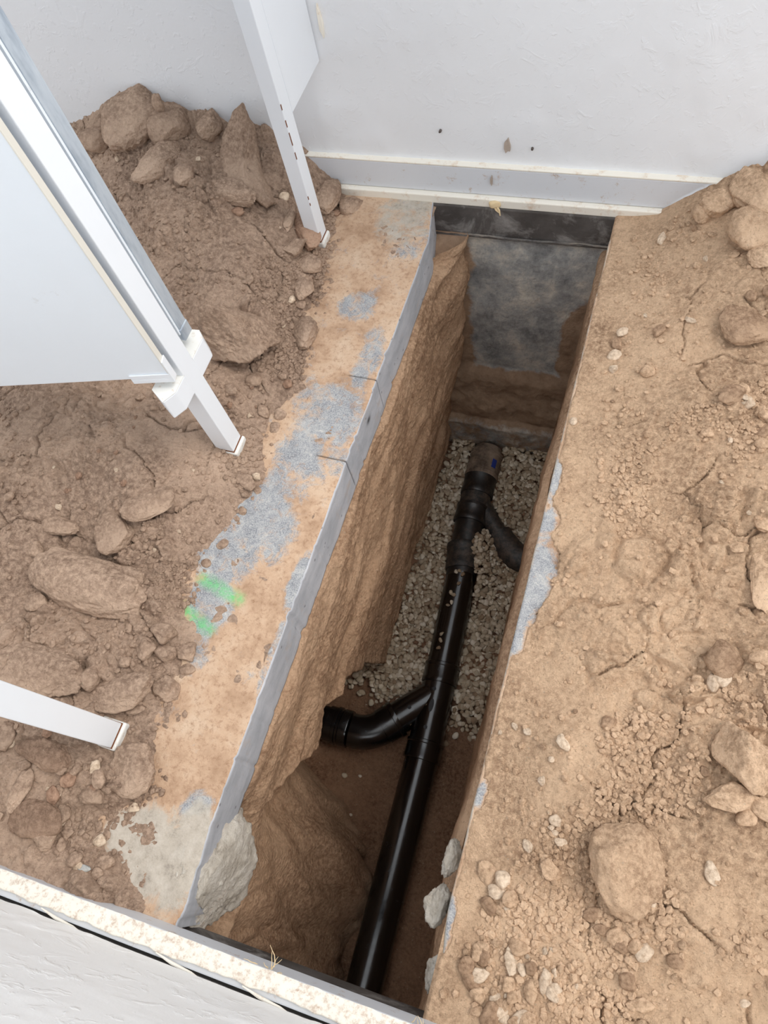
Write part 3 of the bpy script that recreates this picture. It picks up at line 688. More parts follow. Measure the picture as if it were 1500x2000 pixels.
BIG = [
    (-1.482, 1.58, 0.197, 0.225, 0.148, 0.35, 0.3, 'L', 'broad rounded tan soil mound-like clod highest left on the heap by the wall'),
    (-1.346, 1.587, 0.124, 0.157, 0.112, 0.09, 0.6, 'L', 'rough crumbly soil clod topping the heap, carrying a small upright shard'),
    (-1.241, 1.605, 0.072, 0.101, 0.064, 0.1, 0.4, 'L', 'small rounded soil clod leaning on the wall left of the tall upright slab'),
    (-1.338, 1.455, 0.093, 0.195, 0.075, -0.3, 0.25, 'L', 'smooth egg-shaped soil clod lying tilted on the heap left of the tall slab'),
    (-1.233, 1.41, 0.066, 0.081, 0.053, 0.12, 0.5, 'L', 'blocky soil clod just right of the egg-shaped clod on the heap'),
    (-1.596, 1.535, 0.105, 0.092, 0.068, 0.11, 0.4, 'L', 'low lumpy clod at the wall beside the galvanised door edge'),
    (-1.1, 1.408, 0.18, 0.078, 0.057, -0.3, 0.5, 'L', 'wide soil clod at the foot of the tall upright slab'),
    (-0.914, 1.418, 0.074, 0.167, 0.066, 0.58, 0.85, 'LR', 'reddish brown block of earth propped against the far post foot'),
    (-0.957, 1.433, 0.034, 0.117, 0.027, 0.14, 0.6, 'L', 'narrow dark clod just left of the reddish block by the far post'),
    (-0.84, 1.582, 0.07, 0.074, 0.049, 0.13, 0.8, 'L', 'pale angular clod in the corner where slab meets plinth'),
    (-0.899, 1.563, 0.079, 0.144, 0.056, 0.13, 0.5, 'L', 'upright soil lump wedged between the far post and the plinth'),
    (-0.912, 1.333, 0.061, 0.076, 0.043, -0.25, 0.8, 'L', 'pale angular clod below the reddish block beside the far post foot'),
    (-0.859, 1.31, 0.07, 0.07, 0.042, 0.16, 0.4, 'L', 'reddish crumbly clod in front of the far post foot'),
    (-0.854, 1.234, 0.06, 0.097, 0.042, 0.16, 0.5, 'L', 'rounded tan clod lying alone midway along the left slab margin'),
    (-0.805, 1.098, 0.073, 0.111, 0.051, 0.18, 0.5, 'L', 'larger rounded tan clod at the slab margin, nearest the middle post side'),
    (-0.943, 0.978, 0.221, 0.166, 0.227, -0.19, 0.95, 'L', 'huge flat-topped block of compacted earth right of the middle post'),
    (-0.957, 0.485, 0.133, 0.076, 0.04, 0.62, 0.4, 'L', 'cracked flat clod with a dark split below the middle post'),
    (-1.171, 0.391, 0.103, 0.05, 0.032, 0.15, 0.7, 'L', 'flat angular tan clod above the big oval boulder'),
    (-1.029, 0.411, 0.097, 0.125, 0.049, 0.62, 0.4, 'L', 'rounded crusty clod touching the upper right of the oval boulder'),
    (-1.204, 0.318, 0.038, 0.045, 0.026, 0.24, 0.4, 'L', 'small round clod left above the oval boulder'),
    (-1.029, 0.284, 0.31, 0.132, 0.111, 0.02, 0.28, 'L', 'big smooth oval boulder of earth in the middle of the left soil'),
    (-1.136, 0.204, 0.059, 0.045, 0.029, 0.62, 0.7, 'L', 'small cracked clod at the lower left of the oval boulder'),
    (-1.039, 0.066, 0.199, 0.136, 0.071, -0.1, 0.7, 'L', 'large crusted clod just above the near post'),
    (-1.114, 0.068, 0.075, 0.068, 0.043, 0.27, 0.6, 'L', 'dark broken clod at the left frame edge above the near post'),
    (-0.931, 0.078, 0.063, 0.056, 0.048, 0.27, 0.4, 'L', 'round brown clod above the near post, resting on a wide slab of earth'),
    (-0.855, 0.07, 0.16, 0.08, 0.046, 0.47, 0.7, 'L', 'wide thick slab of earth behind the near post foot'),
    (-0.846, 0.179, 0.046, 0.059, 0.037, 0.53, 0.7, 'L', 'upright tan clod, leftmost of four clods at the grey slab patch'),
    (-0.826, 0.22, 0.063, 0.049, 0.041, -0.13, 0.9, 'L', 'sharp edged clod, topmost of four clods at the grey slab patch'),
    (-0.804, 0.181, 0.055, 0.043, 0.037, -0.42, 0.9, 'L', 'triangular clod in the middle of four clods at the grey patch'),
    (-0.765, 0.197, 0.051, 0.045, 0.038, 0.26, 0.6, 'L', 'round clod, rightmost of four clods at the grey slab patch'),
    (-0.749, 0.165, 0.036, 0.026, 0.019, 0.27, 0.6, 'L', 'pale small clod just below the four clods at the grey patch'),
    (-0.777, 0.11, 0.062, 0.053, 0.039, -0.04, 0.8, 'L', 'rounded brown clod right of the wide slab of earth'),
    (-0.821, 0.051, 0.058, 0.027, 0.02, 0.15, 0.8, 'L', 'thin flat clod between the wide slab of earth and the near post foot'),
    (-0.762, -0.06, 0.107, 0.112, 0.053, 0.17, 0.65, 'L', 'large flat ragged-edged clod right below the near post foot'),
    (-0.821, -0.131, 0.059, 0.044, 0.032, 0.45, 0.7, 'L', 'tan clod left below the large ragged clod'),
    (-0.941, -0.084, 0.135, 0.065, 0.041, -0.01, 0.7, 'LD', 'dark slab of earth in the shade under the near post'),
    (-0.962, -0.163, 0.041, 0.098, 0.025, -0.02, 0.7, 'L', 'long narrow leaning shard of earth at the left edge under the near post'),
    (-1.044, -0.082, 0.04, 0.062, 0.028, 0.28, 0.6, 'L', 'tan clod at the left frame edge just under the near post'),
    (-0.904, -0.205, 0.123, 0.074, 0.039, 0.3, 0.4, 'LD', 'broad dark lump of earth near the lower left wall'),
    (-0.872, -0.227, 0.048, 0.067, 0.038, 0.18, 0.6, 'L', 'upright knobbly clod near the lower left wall'),
    (-0.841, -0.235, 0.022, 0.032, 0.015, 0.3, 0.6, 'L', 'small dark clod touching the right of the upright knobbly clod'),
    (-0.867, -0.185, 0.033, 0.043, 0.023, 0.45, 0.6, 'L', 'tan clod above the upright knobbly clod'),
    (-0.844, -0.211, 0.04, 0.026, 0.019, 0.3, 0.6, 'L', 'small clod right above the upright knobbly clod'),
    (-0.779, -0.208, 0.03, 0.026, 0.019, 0.3, 0.8, 'P', 'pale yellowish angular clod near the near wall'),
    (-0.748, -0.241, 0.046, 0.03, 0.022, 0.49, 0.8, 'L', 'brick-shaped brown clod close to the near wall plinth'),
    (-0.77, -0.255, 0.026, 0.013, 0.009, 0.23, 0.9, 'C', 'grey concrete chip close to the near wall plinth'),
    (-0.837, -0.082, 0.022, 0.035, 0.018, 0.45, 0.6, 'P', 'pale upright clod left of the large ragged clod'),
    (-0.739, -0.13, 0.025, 0.019, 0.016, 0.29, 0.9, 'P', 'pale pinkish chip under the large ragged clod'),
    (-0.81, 0.409, 0.026, 0.023, 0.019, 0.24, 0.4, 'L', 'small lone orange clod on the grey slab patch'),
    (-1.034, 0.307, 0.024, 0.028, 0.014, 0.25, 0.8, 'P', 'pale flake of stone on top of the oval boulder'),
    (-0.904, 0.844, 0.062, 0.033, 0.024, -0.25, 0.7, 'L', 'flat clod below the huge flat-topped block'),
    (-0.869, 0.899, 0.042, 0.041, 0.029, 0.19, 0.6, 'L', 'small clod right of the huge flat-topped block'),
    (-0.792, 0.632, 0.066, 0.036, 0.023, -0.59, 0.7, 'L', 'elongated clod below the middle post foot'),
    (0.243, 1.599, 0.087, 0.152, 0.07, 0.62, 0.6, 'R', 'tall tan clod against the back wall at the right frame edge'),
    (0.164, 1.602, 0.075, 0.071, 0.06, -0.07, 0.8, 'R', 'blocky clod touching the right end of the plinth'),
    (0.13, 1.592, 0.056, 0.065, 0.045, 0.14, 0.5, 'R', 'rounded clod in front of the right end of the plinth'),
    (0.177, 1.608, 0.066, 0.061, 0.051, 0.38, 0.5, 'R', 'brown clod on the ledge at the right end of the plinth'),
    (0.217, 1.599, 0.054, 0.073, 0.043, 0.13, 0.5, 'R', 'lumpy clod behind the large overhanging block at right'),
    (0.257, 1.518, 0.131, 0.141, 0.092, -0.36, 0.8, 'R', 'large pale-topped overhanging block at the right edge near the back wall'),
    (0.282, 1.438, 0.067, 0.083, 0.04, 0.15, 0.6, 'R', 'brown block under the large overhanging block'),
    (0.052, 1.544, 0.023, 0.044, 0.019, -0.1, 0.8, 'P', 'pale upright stone on the soil right of the trench head'),
    (0.272, 1.26, 0.118, 0.119, 0.041, 0.36, 0.4, 'RD', 'dark half-buried lump of damp earth by the right edge'),
    (0.263, 1.05, 0.048, 0.064, 0.034, -0.47, 0.7, 'RD', 'dark angular clod beside the pale pebbles at right'),
    (0.227, 0.96, 0.032, 0.025, 0.019, 0.21, 0.6, 'R', 'grey tan pebble left of the white chip at right'),
    (-0.061, 0.966, 0.02, 0.022, 0.016, 0.21, 0.5, 'P', 'lone white pebble on smooth soil right of the trench head'),
    (0.275, 0.944, 0.011, 0.014, 0.009, 0.21, 0.7, 'P', 'tiny white chip below the pale pebbles at right'),
    (0.323, 0.709, 0.04, 0.026, 0.011, 0.24, 0.8, 'R', 'flat diamond-shaped flake of soil at right'),
    (0.375, 0.657, 0.056, 0.162, 0.028, 0.04, 0.6, 'R', 'tall smooth clod on the right frame edge halfway down'),
    (0.358, 0.761, 0.043, 0.036, 0.026, 0.62, 0.6, 'R', 'clod above the tall smooth clod on the right edge'),
    (0.316, 0.461, 0.065, 0.066, 0.046, -0.44, 0.6, 'RD', 'rounded brown clod right of centre-right soil'),
    (0.375, 0.473, 0.04, 0.033, 0.024, 0.07, 0.4, 'R', 'yellowish clod at the right edge beside the rounded brown clod'),
    (0.373, 0.279, 0.136, 0.1, 0.09, -0.82, 0.95, 'R', 'large sharp-edged sloping boulder at the right edge'),
    (0.352, 0.212, 0.089, 0.052, 0.033, 0.02, 0.7, 'R', 'broad clod below the large sharp-edged boulder'),
    (0.398, 0.208, 0.054, 0.042, 0.027, -0.07, 0.7, 'R', 'clod in the lower right of the large sharp-edged boulder'),
    (0.197, 0.053, 0.152, 0.134, 0.092, -0.86, 0.6, 'R', 'biggest boulder of earth standing out in the lower right soil'),
    (0.339, 0.085, 0.024, 0.04, 0.015, 0.54, 0.7, 'P', 'pale elongated stone right of the biggest boulder'),
    (0.249, 0.01, 0.023, 0.025, 0.014, 0.91, 0.8, 'P', 'pale chip stuck to the lower right of the biggest boulder'),
    (0.17, -0.037, 0.042, 0.026, 0.014, 0.15, 0.5, 'RD', 'flat brown clod below left of the biggest boulder'),
    (0.185, -0.055, 0.033, 0.019, 0.012, 0.31, 0.5, 'RD', 'brown clod under the biggest boulder'),
    (0.276, -0.01, 0.025, 0.019, 0.012, 0.31, 0.5, 'R', 'tan clod right below the biggest boulder'),
    (0.26, -0.142, 0.048, 0.022, 0.012, 0.25, 0.5, 'R', 'flat lone stone near the bottom edge on the right'),
    (0.302, -0.062, 0.028, 0.022, 0.014, 0.32, 0.5, 'RD', 'brown clod in the lower right soil'),
    (0.411, -0.088, 0.019, 0.013, 0.008, 0.33, 0.5, 'P', 'pale pebble near the bottom right corner'),
    (-0.025, -0.183, 0.03, 0.034, 0.018, 0.01, 0.4, 'RD', 'dark oval clod by the slab edge at the bottom'),
    (-0.011, -0.155, 0.023, 0.033, 0.016, 0.17, 0.7, 'R', 'tan block above the dark oval clod at the bottom'),
    (0.002, -0.189, 0.032, 0.025, 0.018, 0.76, 0.8, 'P', 'pale wedge right of the dark oval clod'),
    (0.006, -0.219, 0.028, 0.025, 0.021, 0.32, 0.6, 'R', 'faceted tan clod low by the near wall end'),
    (0.008, -0.241, 0.026, 0.015, 0.011, 0.33, 0.6, 'R', 'clod touching the near wall end at the bottom'),
    (0.048, -0.152, 0.024, 0.043, 0.019, 0.2, 0.7, 'P', 'tall pale clod in the bottom cluster'),
    (0.067, -0.155, 0.016, 0.023, 0.013, 0.4, 0.7, 'P', 'slim pale clod right of the tall pale clod'),
    (0.051, -0.186, 0.024, 0.025, 0.019, 0.17, 0.6, 'R', 'brown clod below the tall pale clod'),
    (0.062, -0.199, 0.02, 0.027, 0.016, -0.06, 0.7, 'R', 'narrow brown clod pointing up in the bottom cluster'),
    (0.089, -0.182, 0.024, 0.039, 0.017, 0.4, 0.5, 'R', 'brown rounded clod in the middle of the bottom cluster'),
    (0.108, -0.161, 0.023, 0.044, 0.016, 0.25, 0.7, 'P', 'longest pale clod of the bottom cluster'),
    (0.127, -0.164, 0.02, 0.017, 0.015, 0.32, 0.5, 'P', 'round white clod right of the longest pale clod'),
    (0.121, -0.145, 0.011, 0.021, 0.009, 0.32, 0.6, 'P', 'thin pale clod above the round white clod'),
    (0.129, -0.137, 0.013, 0.019, 0.011, 0.17, 0.6, 'R', 'brown upright pebble right of the thin pale clod'),
    (0.159, -0.15, 0.01, 0.01, 0.008, 0.32, 0.5, 'P', 'small white pebble farthest right of the bottom cluster'),
    (0.174, -0.167, 0.018, 0.013, 0.011, -0.35, 0.6, 'R', 'tan chip below right of the bottom cluster'),
    (0.079, -0.23, 0.038, 0.02, 0.015, 0.47, 0.6, 'R', 'brown clod cut by the bottom frame edge'),
    (0.056, -0.235, 0.019, 0.014, 0.012, 0.33, 0.4, 'P', 'round pale clod at the bottom frame edge'),
    (0.069, 0.078, 0.013, 0.011, 0.01, 0.3, 0.5, 'P', 'upper pale pebble of the trio left of the biggest boulder'),
    (0.077, 0.071, 0.013, 0.01, 0.008, 0.3, 0.5, 'P', 'middle pale pebble of the trio left of the biggest boulder'),
    (0.09, 0.059, 0.024, 0.015, 0.012, 0.14, 0.5, 'P', 'lowest and widest pebble of the trio left of the biggest boulder'),
    (0.045, 0.194, 0.013, 0.012, 0.01, 0.29, 0.3, 'P', 'round grey pebble on the soil right of the pipe junction'),
    (-0.028, -0.029, 0.034, 0.045, 0.014, 0.38, 0.5, 'R', 'pointed low clod near the slab edge on the right'),
]
GROUPOF = {}
for i, (x, y, a, b, c, rot, an, mk, lab) in enumerate(BIG):
    big = max(a, b)
    sub = 6 if big > .17 else 5 if big > .07 else 4 if big > .035 else 3
    me = rock_mesh(100+i, (a, b, c), an, sub, ROCKMAT[mk], 1.2 if an > .45 else .8)
    hs = [H(x+dx*a*.3, y+dy*b*.3) for dx, dy in ((0, 0), (1, 0), (-1, 0), (0, 1), (0, -1))]
    z = sum(hs)/5+c*((.24 if c < .07 else .16)-(.12 if y > 1.38 and x < -.9 else 0))
    nm = 'pebble' if mk == 'P' and big < .05 else 'concrete_chip' if mk == 'C' else 'soil_boulder' if big > .13 else 'soil_clod'
    o = link(nm, me); o.location = (x, y, z)
    o.rotation_euler = (random.Random(i).uniform(-.12, .12), random.Random(i+7).uniform(-.12, .12), rot)
    tag(o, lab, {'pebble': 'pebble', 'concrete_chip': 'chip', 'soil_boulder': 'boulder', 'soil_clod': 'clod'}[nm])
# the tall slab of earth leaning on the wall, and the shard on top of the heap
def slabrock(name, pts, thick, seed, mat, label, nrm):
    """pts: outline (x, y, z) of the visible face"""
    P = np.array(pts, float); c = P.mean(0); nrm = np.array(nrm, float); nrm /= np.linalg.norm(nrm)
    rings = []
    for k, s in ((0, .25), (0, .6), (0, .88), (.12, 1.), (.5, 1.03), (.88, .98), (1, .6)):
        R_ = []
        m = len(P)
        for i in range(m*10):
            t = i/10.; i0 = int(t) % m; i1 = (i0+1) % m; q_ = P[i0]*(1-(t % 1))+P[i1]*(t % 1)
            v = c+(q_-c)*s-nrm*thick*k
            R_.append(v)
        rings.append(R_)
    R_ = np.array(rings); K, m = R_.shape[:2]
    n3 = fbm(R_[..., 0]*14, R_[..., 1]*14, R_[..., 2]*14, 5, seed)
    R_ = R_+n3[..., None]*.012*(nrm+.5)
    V = R_.reshape(-1, 3); F = []
    for k in range(K-1):
        for i in range(m): F.append((k*m+i, k*m+(i+1) % m, (k+1)*m+(i+1) % m, (k+1)*m+i))
    V = np.concatenate([V, [R_[0].mean(0), R_[-1].mean(0)]]); n0 = K*m
    F = [tuple(f) for f in F]+[(n0, (i+1) % m, i) for i in range(m)]+[(n0+1, (K-1)*m+i, (K-1)*m+(i+1) % m) for i in range(m)]
    me = bpy.data.meshes.new(name); cc = V.mean(0); me.from_pydata([tuple(v-cc) for v in V], [], F); me.materials.append(mat); me.update()
    for p_ in me.polygons: p_.use_smooth = True
    o = link(name, me); o.location = cc
    sd = o.modifiers.new('subsurf', 'SUBSURF'); sd.levels = sd.render_levels = 2
    tx_ = bpy.data.textures.new('crumble', 'CLOUDS'); tx_.noise_scale = .02
    dm = o.modifiers.new('crumble', 'DISPLACE'); dm.texture = tx_; dm.strength = .008; dm.mid_level = .5
    return tag(o, label, 'clod')
slabrock('soil_slab', [(-1.107, 1.598, .295), (-1.137, 1.590, .276), (-1.169, 1.55, .232), (-1.172, 1.49, .185), (-1.145, 1.45, .168), (-1.065, 1.41, .172), (-1.008, 1.40, .133), (-.990, 1.42, .137), (-1.047, 1.49, .162), (-1.075, 1.55, .194), (-1.081, 1.58, .252)], .05, 4, ROCK_L,
         'tall pointed slab of earth standing upright against the back wall', (.25, -.75, .6))
me = rock_mesh(901, (.035, .028, .06), .8, 4, ROCK_L)
o = link('soil_shard', me); o.location = (-1.361, 1.585, H(-1.361, 1.59)+.078); tag(o, 'small pointed shard sticking up from the top clod of the heap', 'clod')

# mortar lump at the broken slab end, chips under the right slab edge
v, f = rock_co(77, (.12, .27, .31), .55, 6, 2.0)
o = link('mortar_lump', mesh_from('mortar_lump', v, f, MORTAR)); o.location = (-.588, -.205, -.165); o.rotation_euler = (.0, -.12, .12)
tag(o, 'whitish lump of old mortar under the broken end of the left slab', 'mortar lump')
for i, (x, y, z, a, b, c, lab) in enumerate(((-.103, -.112, -.075, .05, .075, .06, 'lower whitish mortar chunk stuck under the right slab edge'), (-.098, -.03, -.07, .035, .07, .05, 'upper tan-white mortar chunk stuck under the right slab edge'), (-.075, -.225, -.06, .045, .07, .09, 'whitish mortar chunk under the right slab edge nearest the wall'))):
    v, f = rock_co(300+i, (a*1.05, b*1.1, c), .5, 5, 2.4)
    o = link('mortar_chunk', mesh_from('mortar_chunk', v, f, MORTAR)); o.location = (x, y, z); tag(o, lab, 'mortar chunk')

# medium clods in loose clusters
protoL = [rock_mesh(400+i, (.03, .026, .021), .3+.08*i, 3, m_, 1.) for i, m_ in enumerate([ROCK_L, ROCK_L, ROCK_LR, ROCK_L, SOIL_P, ROCK_L])]
protoR = [rock_mesh(420+i, (.03, .026, .021), .3+.08*i, 3, m_, 1.) for i, m_ in enumerate([ROCK_R, ROCK_R, SOIL_P, ROCK_RD, ROCK_R, SOIL_P])]
def cluster(spots, protos, seed, label, group, count_to, smin=.32, smax=1.25):
    R_ = random.Random(seed); n = 0; tot = sum(s[4] for s in spots)
    for (cx, cy, rx, ry, wgt, where) in spots:
        for k in range(int(round(count_to*wgt/tot))):
            x = R_.gauss(cx, rx); y = R_.gauss(cy, ry)
            if x < -.5: x = min(x, float(np.interp(y, EDGE_Y, EDGE_X))+.05)
            else: x = max(x, -.06)
            y = max(-.26, min(1.63, y))
            if any(abs(x+.86) < .06 and abs(y-fy) < .06 for fy in (-.01, .72, 1.43)): continue
            s = smin+(smax-smin)*R_.random()**1.7
            o = link('small_clod', R_.choice(protos)); o.location = (x, y, H(x, y)+.004*s)
            o.rotation_euler = (R_.uniform(-.4, .4), R_.uniform(-.4, .4), R_.uniform(0, 6.28)); o.scale = (s*R_.uniform(.8, 1.3), s, s*R_.uniform(.7, 1.1))
            tag(o, label+' '+where, 'clod', group+' '+where); n += 1
    return n
cluster([(-.90, 1.27, .05, .10, 3, 'in front of the far post'), (-.88, 1.10, .05, .08, 2, 'between the two lone rounded clods by the slab'), (-.80, .86, .04, .07, 4, 'at the slab margin below the huge flat-topped block'), (-.80, .62, .05, .05, 4, 'just below the middle post foot'), (-.88, .48, .05, .06, 2, 'left of the grey slab patch'), (-.92, .27, .06, .06, 2, 'right of the big oval boulder'), (-.88, .10, .05, .05, 3, 'above the near post foot'),
         (-.85, -.10, .05, .05, 5, 'below the near post foot'), (-.92, -.16, .07, .05, 5, 'near the near wall at lower left'), (-.86, -.22, .05, .02, 3, 'right beside the near wall plinth'), (-1.12, .58, .05, .05, 3, 'among the cracked clods below the door'), (-1.22, .45, .05, .06, 3, 'left of the big oval boulder'), (-1.1, 1.35, .08, .05, 2, 'at the foot of the tall slab of earth'), (-1.35, 1.5, .12, .04, 2, 'high on the heap by the wall'), (-1.3, .3, .08, .08, 2, 'at the left frame edge above the near post'),
         (-1.08, .75, .06, .05, 3, 'under the open white door leaf'), (-.95, 1.52, .04, .04, 2, 'behind the far post')],
        protoL, 5, 'small brown clod', 'small brown clods', 165)
cluster([(.02, -.14, .03, .04, 6, 'in the cluster at the slab edge by the near wall'), (.05, -.22, .04, .02, 4, 'at the bottom edge beside the near wall'), (.09, -.17, .03, .04, 4, 'around the longest pale clod at the bottom'), (.02, -.07, .02, .03, 3, 'just above the bottom cluster'), (.07, .03, .015, .02, 2, 'left of the biggest boulder'), (.21, -.06, .03, .02, 2, 'at the lower right of the biggest boulder'), (.3, 1.02, .03, .03, 5, 'in the pale heap at the right edge'), (.36, 1.0, .02, .04, 4, 'at the right frame edge in the pale heap'), (.1, 1.55, .05, .03, 4, 'at the right end of the plinth'),
         (.2, 1.5, .05, .04, 4, 'below the blocks by the back wall'), (.27, 1.35, .04, .04, 2, 'above the dark half-buried lump'), (.12, 1.25, .06, .05, 3, 'on the smooth soil right of the trench head'), (.3, .78, .05, .06, 3, 'left of the tall smooth clod at right'), (.33, .5, .05, .06, 3, 'around the rounded brown clod at right'), (.1, .3, .06, .08, 2, 'in the middle of the right soil'), (.3, -.1, .07, .05, 3, 'in the bottom right corner'), (.4, .3, .04, .05, 2, 'above the large sharp-edged boulder'), (.05, 1.1, .04, .06, 2, 'near the lone white pebble'), (.06, .2, .04, .05, 2, 'on the soil above the biggest boulder')],
        protoR, 6, 'small tan clod', 'small tan clods', 145)

# loose crumbs, past counting
def crumbs(name, n, seed, sampler, mat, size, label):
    rs_ = np.random.RandomState(seed); co, f = ICO[1]; vs = []; fs = []
    xy = sampler(rs_, n); zz_ = (ground_left if xy[0, 0] < -.5 else ground_right)(xy[:, 0], xy[:, 1])
    for i in range(len(xy)):
        s = size*(.35+.65*rs_.rand()**2.5)
        v = co*(1+rs_.uniform(-.28, .28, (len(co), 1)))*s*np.array([rs_.uniform(.8, 1.3), 1, rs_.uniform(.6, 1)])
        a = rs_.uniform(0, 6.28); c_, s__ = math.cos(a), math.sin(a)
        v = np.stack([v[:, 0]*c_-v[:, 1]*s__, v[:, 0]*s__+v[:, 1]*c_, v[:, 2]], -1)+np.array([xy[i, 0], xy[i, 1], zz_[i]+s*.25])
        vs.append(v); fs.append(f+i*len(co))
    o = link(name, mesh_from(name, np.concatenate(vs), np.concatenate(fs), mat, False))
    return tag(o, label, 'soil crumbs', kind='stuff')
def sampL(rs_, n):
    x = rs_.uniform(-1.75, -.62, n*5); y = rs_.uniform(-.25, 1.6, n*5)
    d = np.interp(y, EDGE_Y, EDGE_X)+.035*fbm(x*11, y*11, 0, 4, 31)-x
    p = np.where(d > 0, .12+.9*np.exp(-(d-.05)**2/.008), .25*np.exp(d/.02))*(.1+sst(-.1, .35, fbm(x*6, y*6, 0, 3, 2)))
    k = rs_.rand(len(x)) < p; return np.stack([x[k], y[k]], -1)[:n]
def sampR(rs_, n):
    x = rs_.uniform(-.055, .6, n*5); y = rs_.uniform(-.25, 1.62, n*5)
    p = .05+1.1*sst(.05, .45, fbm(x*5, y*5, 0, 3, 12))*sst(-.02, .14, x)+.9*np.exp(-((x-.1)/.1)**2-((y+.12)/.08)**2)+.6*np.exp(-((x-.33)/.08)**2-((y-1.0)/.07)**2)
    k = rs_.rand(len(x)) < p; return np.stack([x[k], y[k]], -1)[:n]
crumbs('soil_crumbs', 9500, 1, sampL, ROCK_L, .0088, 'fine brown crumbs scattered over the left spoil and slab margin')
crumbs('soil_crumbs', 7000, 2, sampR, ROCK_R, .0078, 'fine tan crumbs scattered over the right-hand soil')

# ---------------------------------------------------------------- gravel bedding
rs_ = np.random.RandomState(12)
def gz(x, y):
    z = -1.213+.008*fbm(x*8, y*8, 0, 3, 6)
    z = z-.055*(1-sst(.30, .46, y+.10*(x+.4)))
    z = z+.075*np.exp(-((x+.355)/.05)**2-((y-1.08)/.075)**2)+.05*np.exp(-((x+.33)/.05)**2-((y-.97)/.10)**2)+.03*sst(1.45, 1.6, y)
    return z
step = .0165; cand = []
for lay in range(2):
    gx, gy = np.meshgrid(np.arange(-.84, -.15, step), np.arange(.30, 1.62, step), indexing='ij')
    gx = gx.ravel()+rs_.uniform(-.6, .6, gx.size)*step; gy = gy.ravel()+rs_.uniform(-.6, .6, gy.size)*step
    cand.append(np.stack([gx, gy, gz(gx, gy)-lay*.006], -1))
cand = np.concatenate(cand)
lim = np.interp(cand[:, 1], [.3, .5, .56, .62, .9, 1.2, 1.62], [-.84, -.82, -.64, -.60, -.60, -.61, -.59])
dens = rs_.rand(len(cand)) < sst(.32, .46, cand[:, 1]+.10*(cand[:, 0]+.4)+.05*fbm(cand[:, 0]*9, cand[:, 1]*9, 0, 2, 3))
keep = (cand[:, 0] > lim) & (cand[:, 0] < -.165) & dens
ax_x = np.interp(cand[:, 1], [-.9, .29, .5, .96, 1.08, 1.55], [-.332, -.357, -.366, -.397, -.42, -.431])
dx = np.abs(cand[:, 0]-ax_x); inside = (np.hypot(dx, cand[:, 2]-AZ) < .066)
keep &= ~(inside & (cand[:, 2] < AZ+.062))
# clear of the near branch
bt = np.clip(((cand[:, 0]-b0[0])*d[0]+(cand[:, 1]-b0[1])*d[1]), 0, .24); bd = np.hypot(cand[:, 0]-b0[0]-d[0]*bt, cand[:, 1]-b0[1]-d[1]*bt)
keep &= ~((bd < .064)) & ~((cand[:, 0] < -.5) & (np.abs(cand[:, 1]-.235) < .075))
fd = np.array([f1[0]-f0[0], f1[1]-f0[1]]); fl = np.linalg.norm(fd); fd /= fl
bt = np.clip((cand[:, 0]-f0[0])*fd[0]+(cand[:, 1]-f0[1])*fd[1], 0, fl+.08); bd = np.hypot(cand[:, 0]-f0[0]-fd[0]*bt, cand[:, 1]-f0[1]-fd[1]*bt)
keep &= ~((bd < .04))
cand = cand[keep]
# the 300 that show largest: nearest in view, top layer first
vis = (cand[:, 0] > -.60) & (cand[:, 0] < -.20-.0*cand[:, 1])
score = cand[:, 1]+np.where(vis, 0, 5)
order = np.argsort(score); idx_ind = set(order[:285].tolist())
gprot = [rock_mesh(600+i, (.025, .019, .013), .8, 2, GRAVEL, .5) for i in range(10)]
R_ = random.Random(4)
for i in sorted(idx_ind):
    x, y, z = cand[i]; o = link('gravel_stone', R_.choice(gprot)); o.location = (x, y, z)
    s = R_.uniform(.65, 1.3); o.scale = (s, s, s); o.rotation_euler = (R_.uniform(-.6, .6), R_.uniform(-.6, .6), R_.uniform(0, 6.28))
    tag(o, 'beige gravel stone in the bedding round the near pipe branch', 'gravel stone', 'gravel stones bedding the pipe')
vs = []; fs = []; k = 0
base = [rock_co(640+i, (.025, .019, .013), .85, 2 if i < 5 else 1, .5) for i in range(10)]
for i in range(len(cand)):
    if i in idx_ind: continue
    v, f = base[rs_.randint(10)]; s = rs_.uniform(.6, 1.3)
    m3 = np.array(Euler((rs_.uniform(-.6, .6), rs_.uniform(-.6, .6), rs_.uniform(0, 6.28))).to_matrix())
    vs.append((v*s)@m3.T+cand[i]); fs.append(f+k); k += len(v)
o = link('gravel_bed', mesh_from('gravel_bed', np.concatenate(vs), np.concatenate(fs), GRAVEL, True))
tag(o, 'bed of beige gravel around the far half of the pipe', 'gravel', kind='stuff')
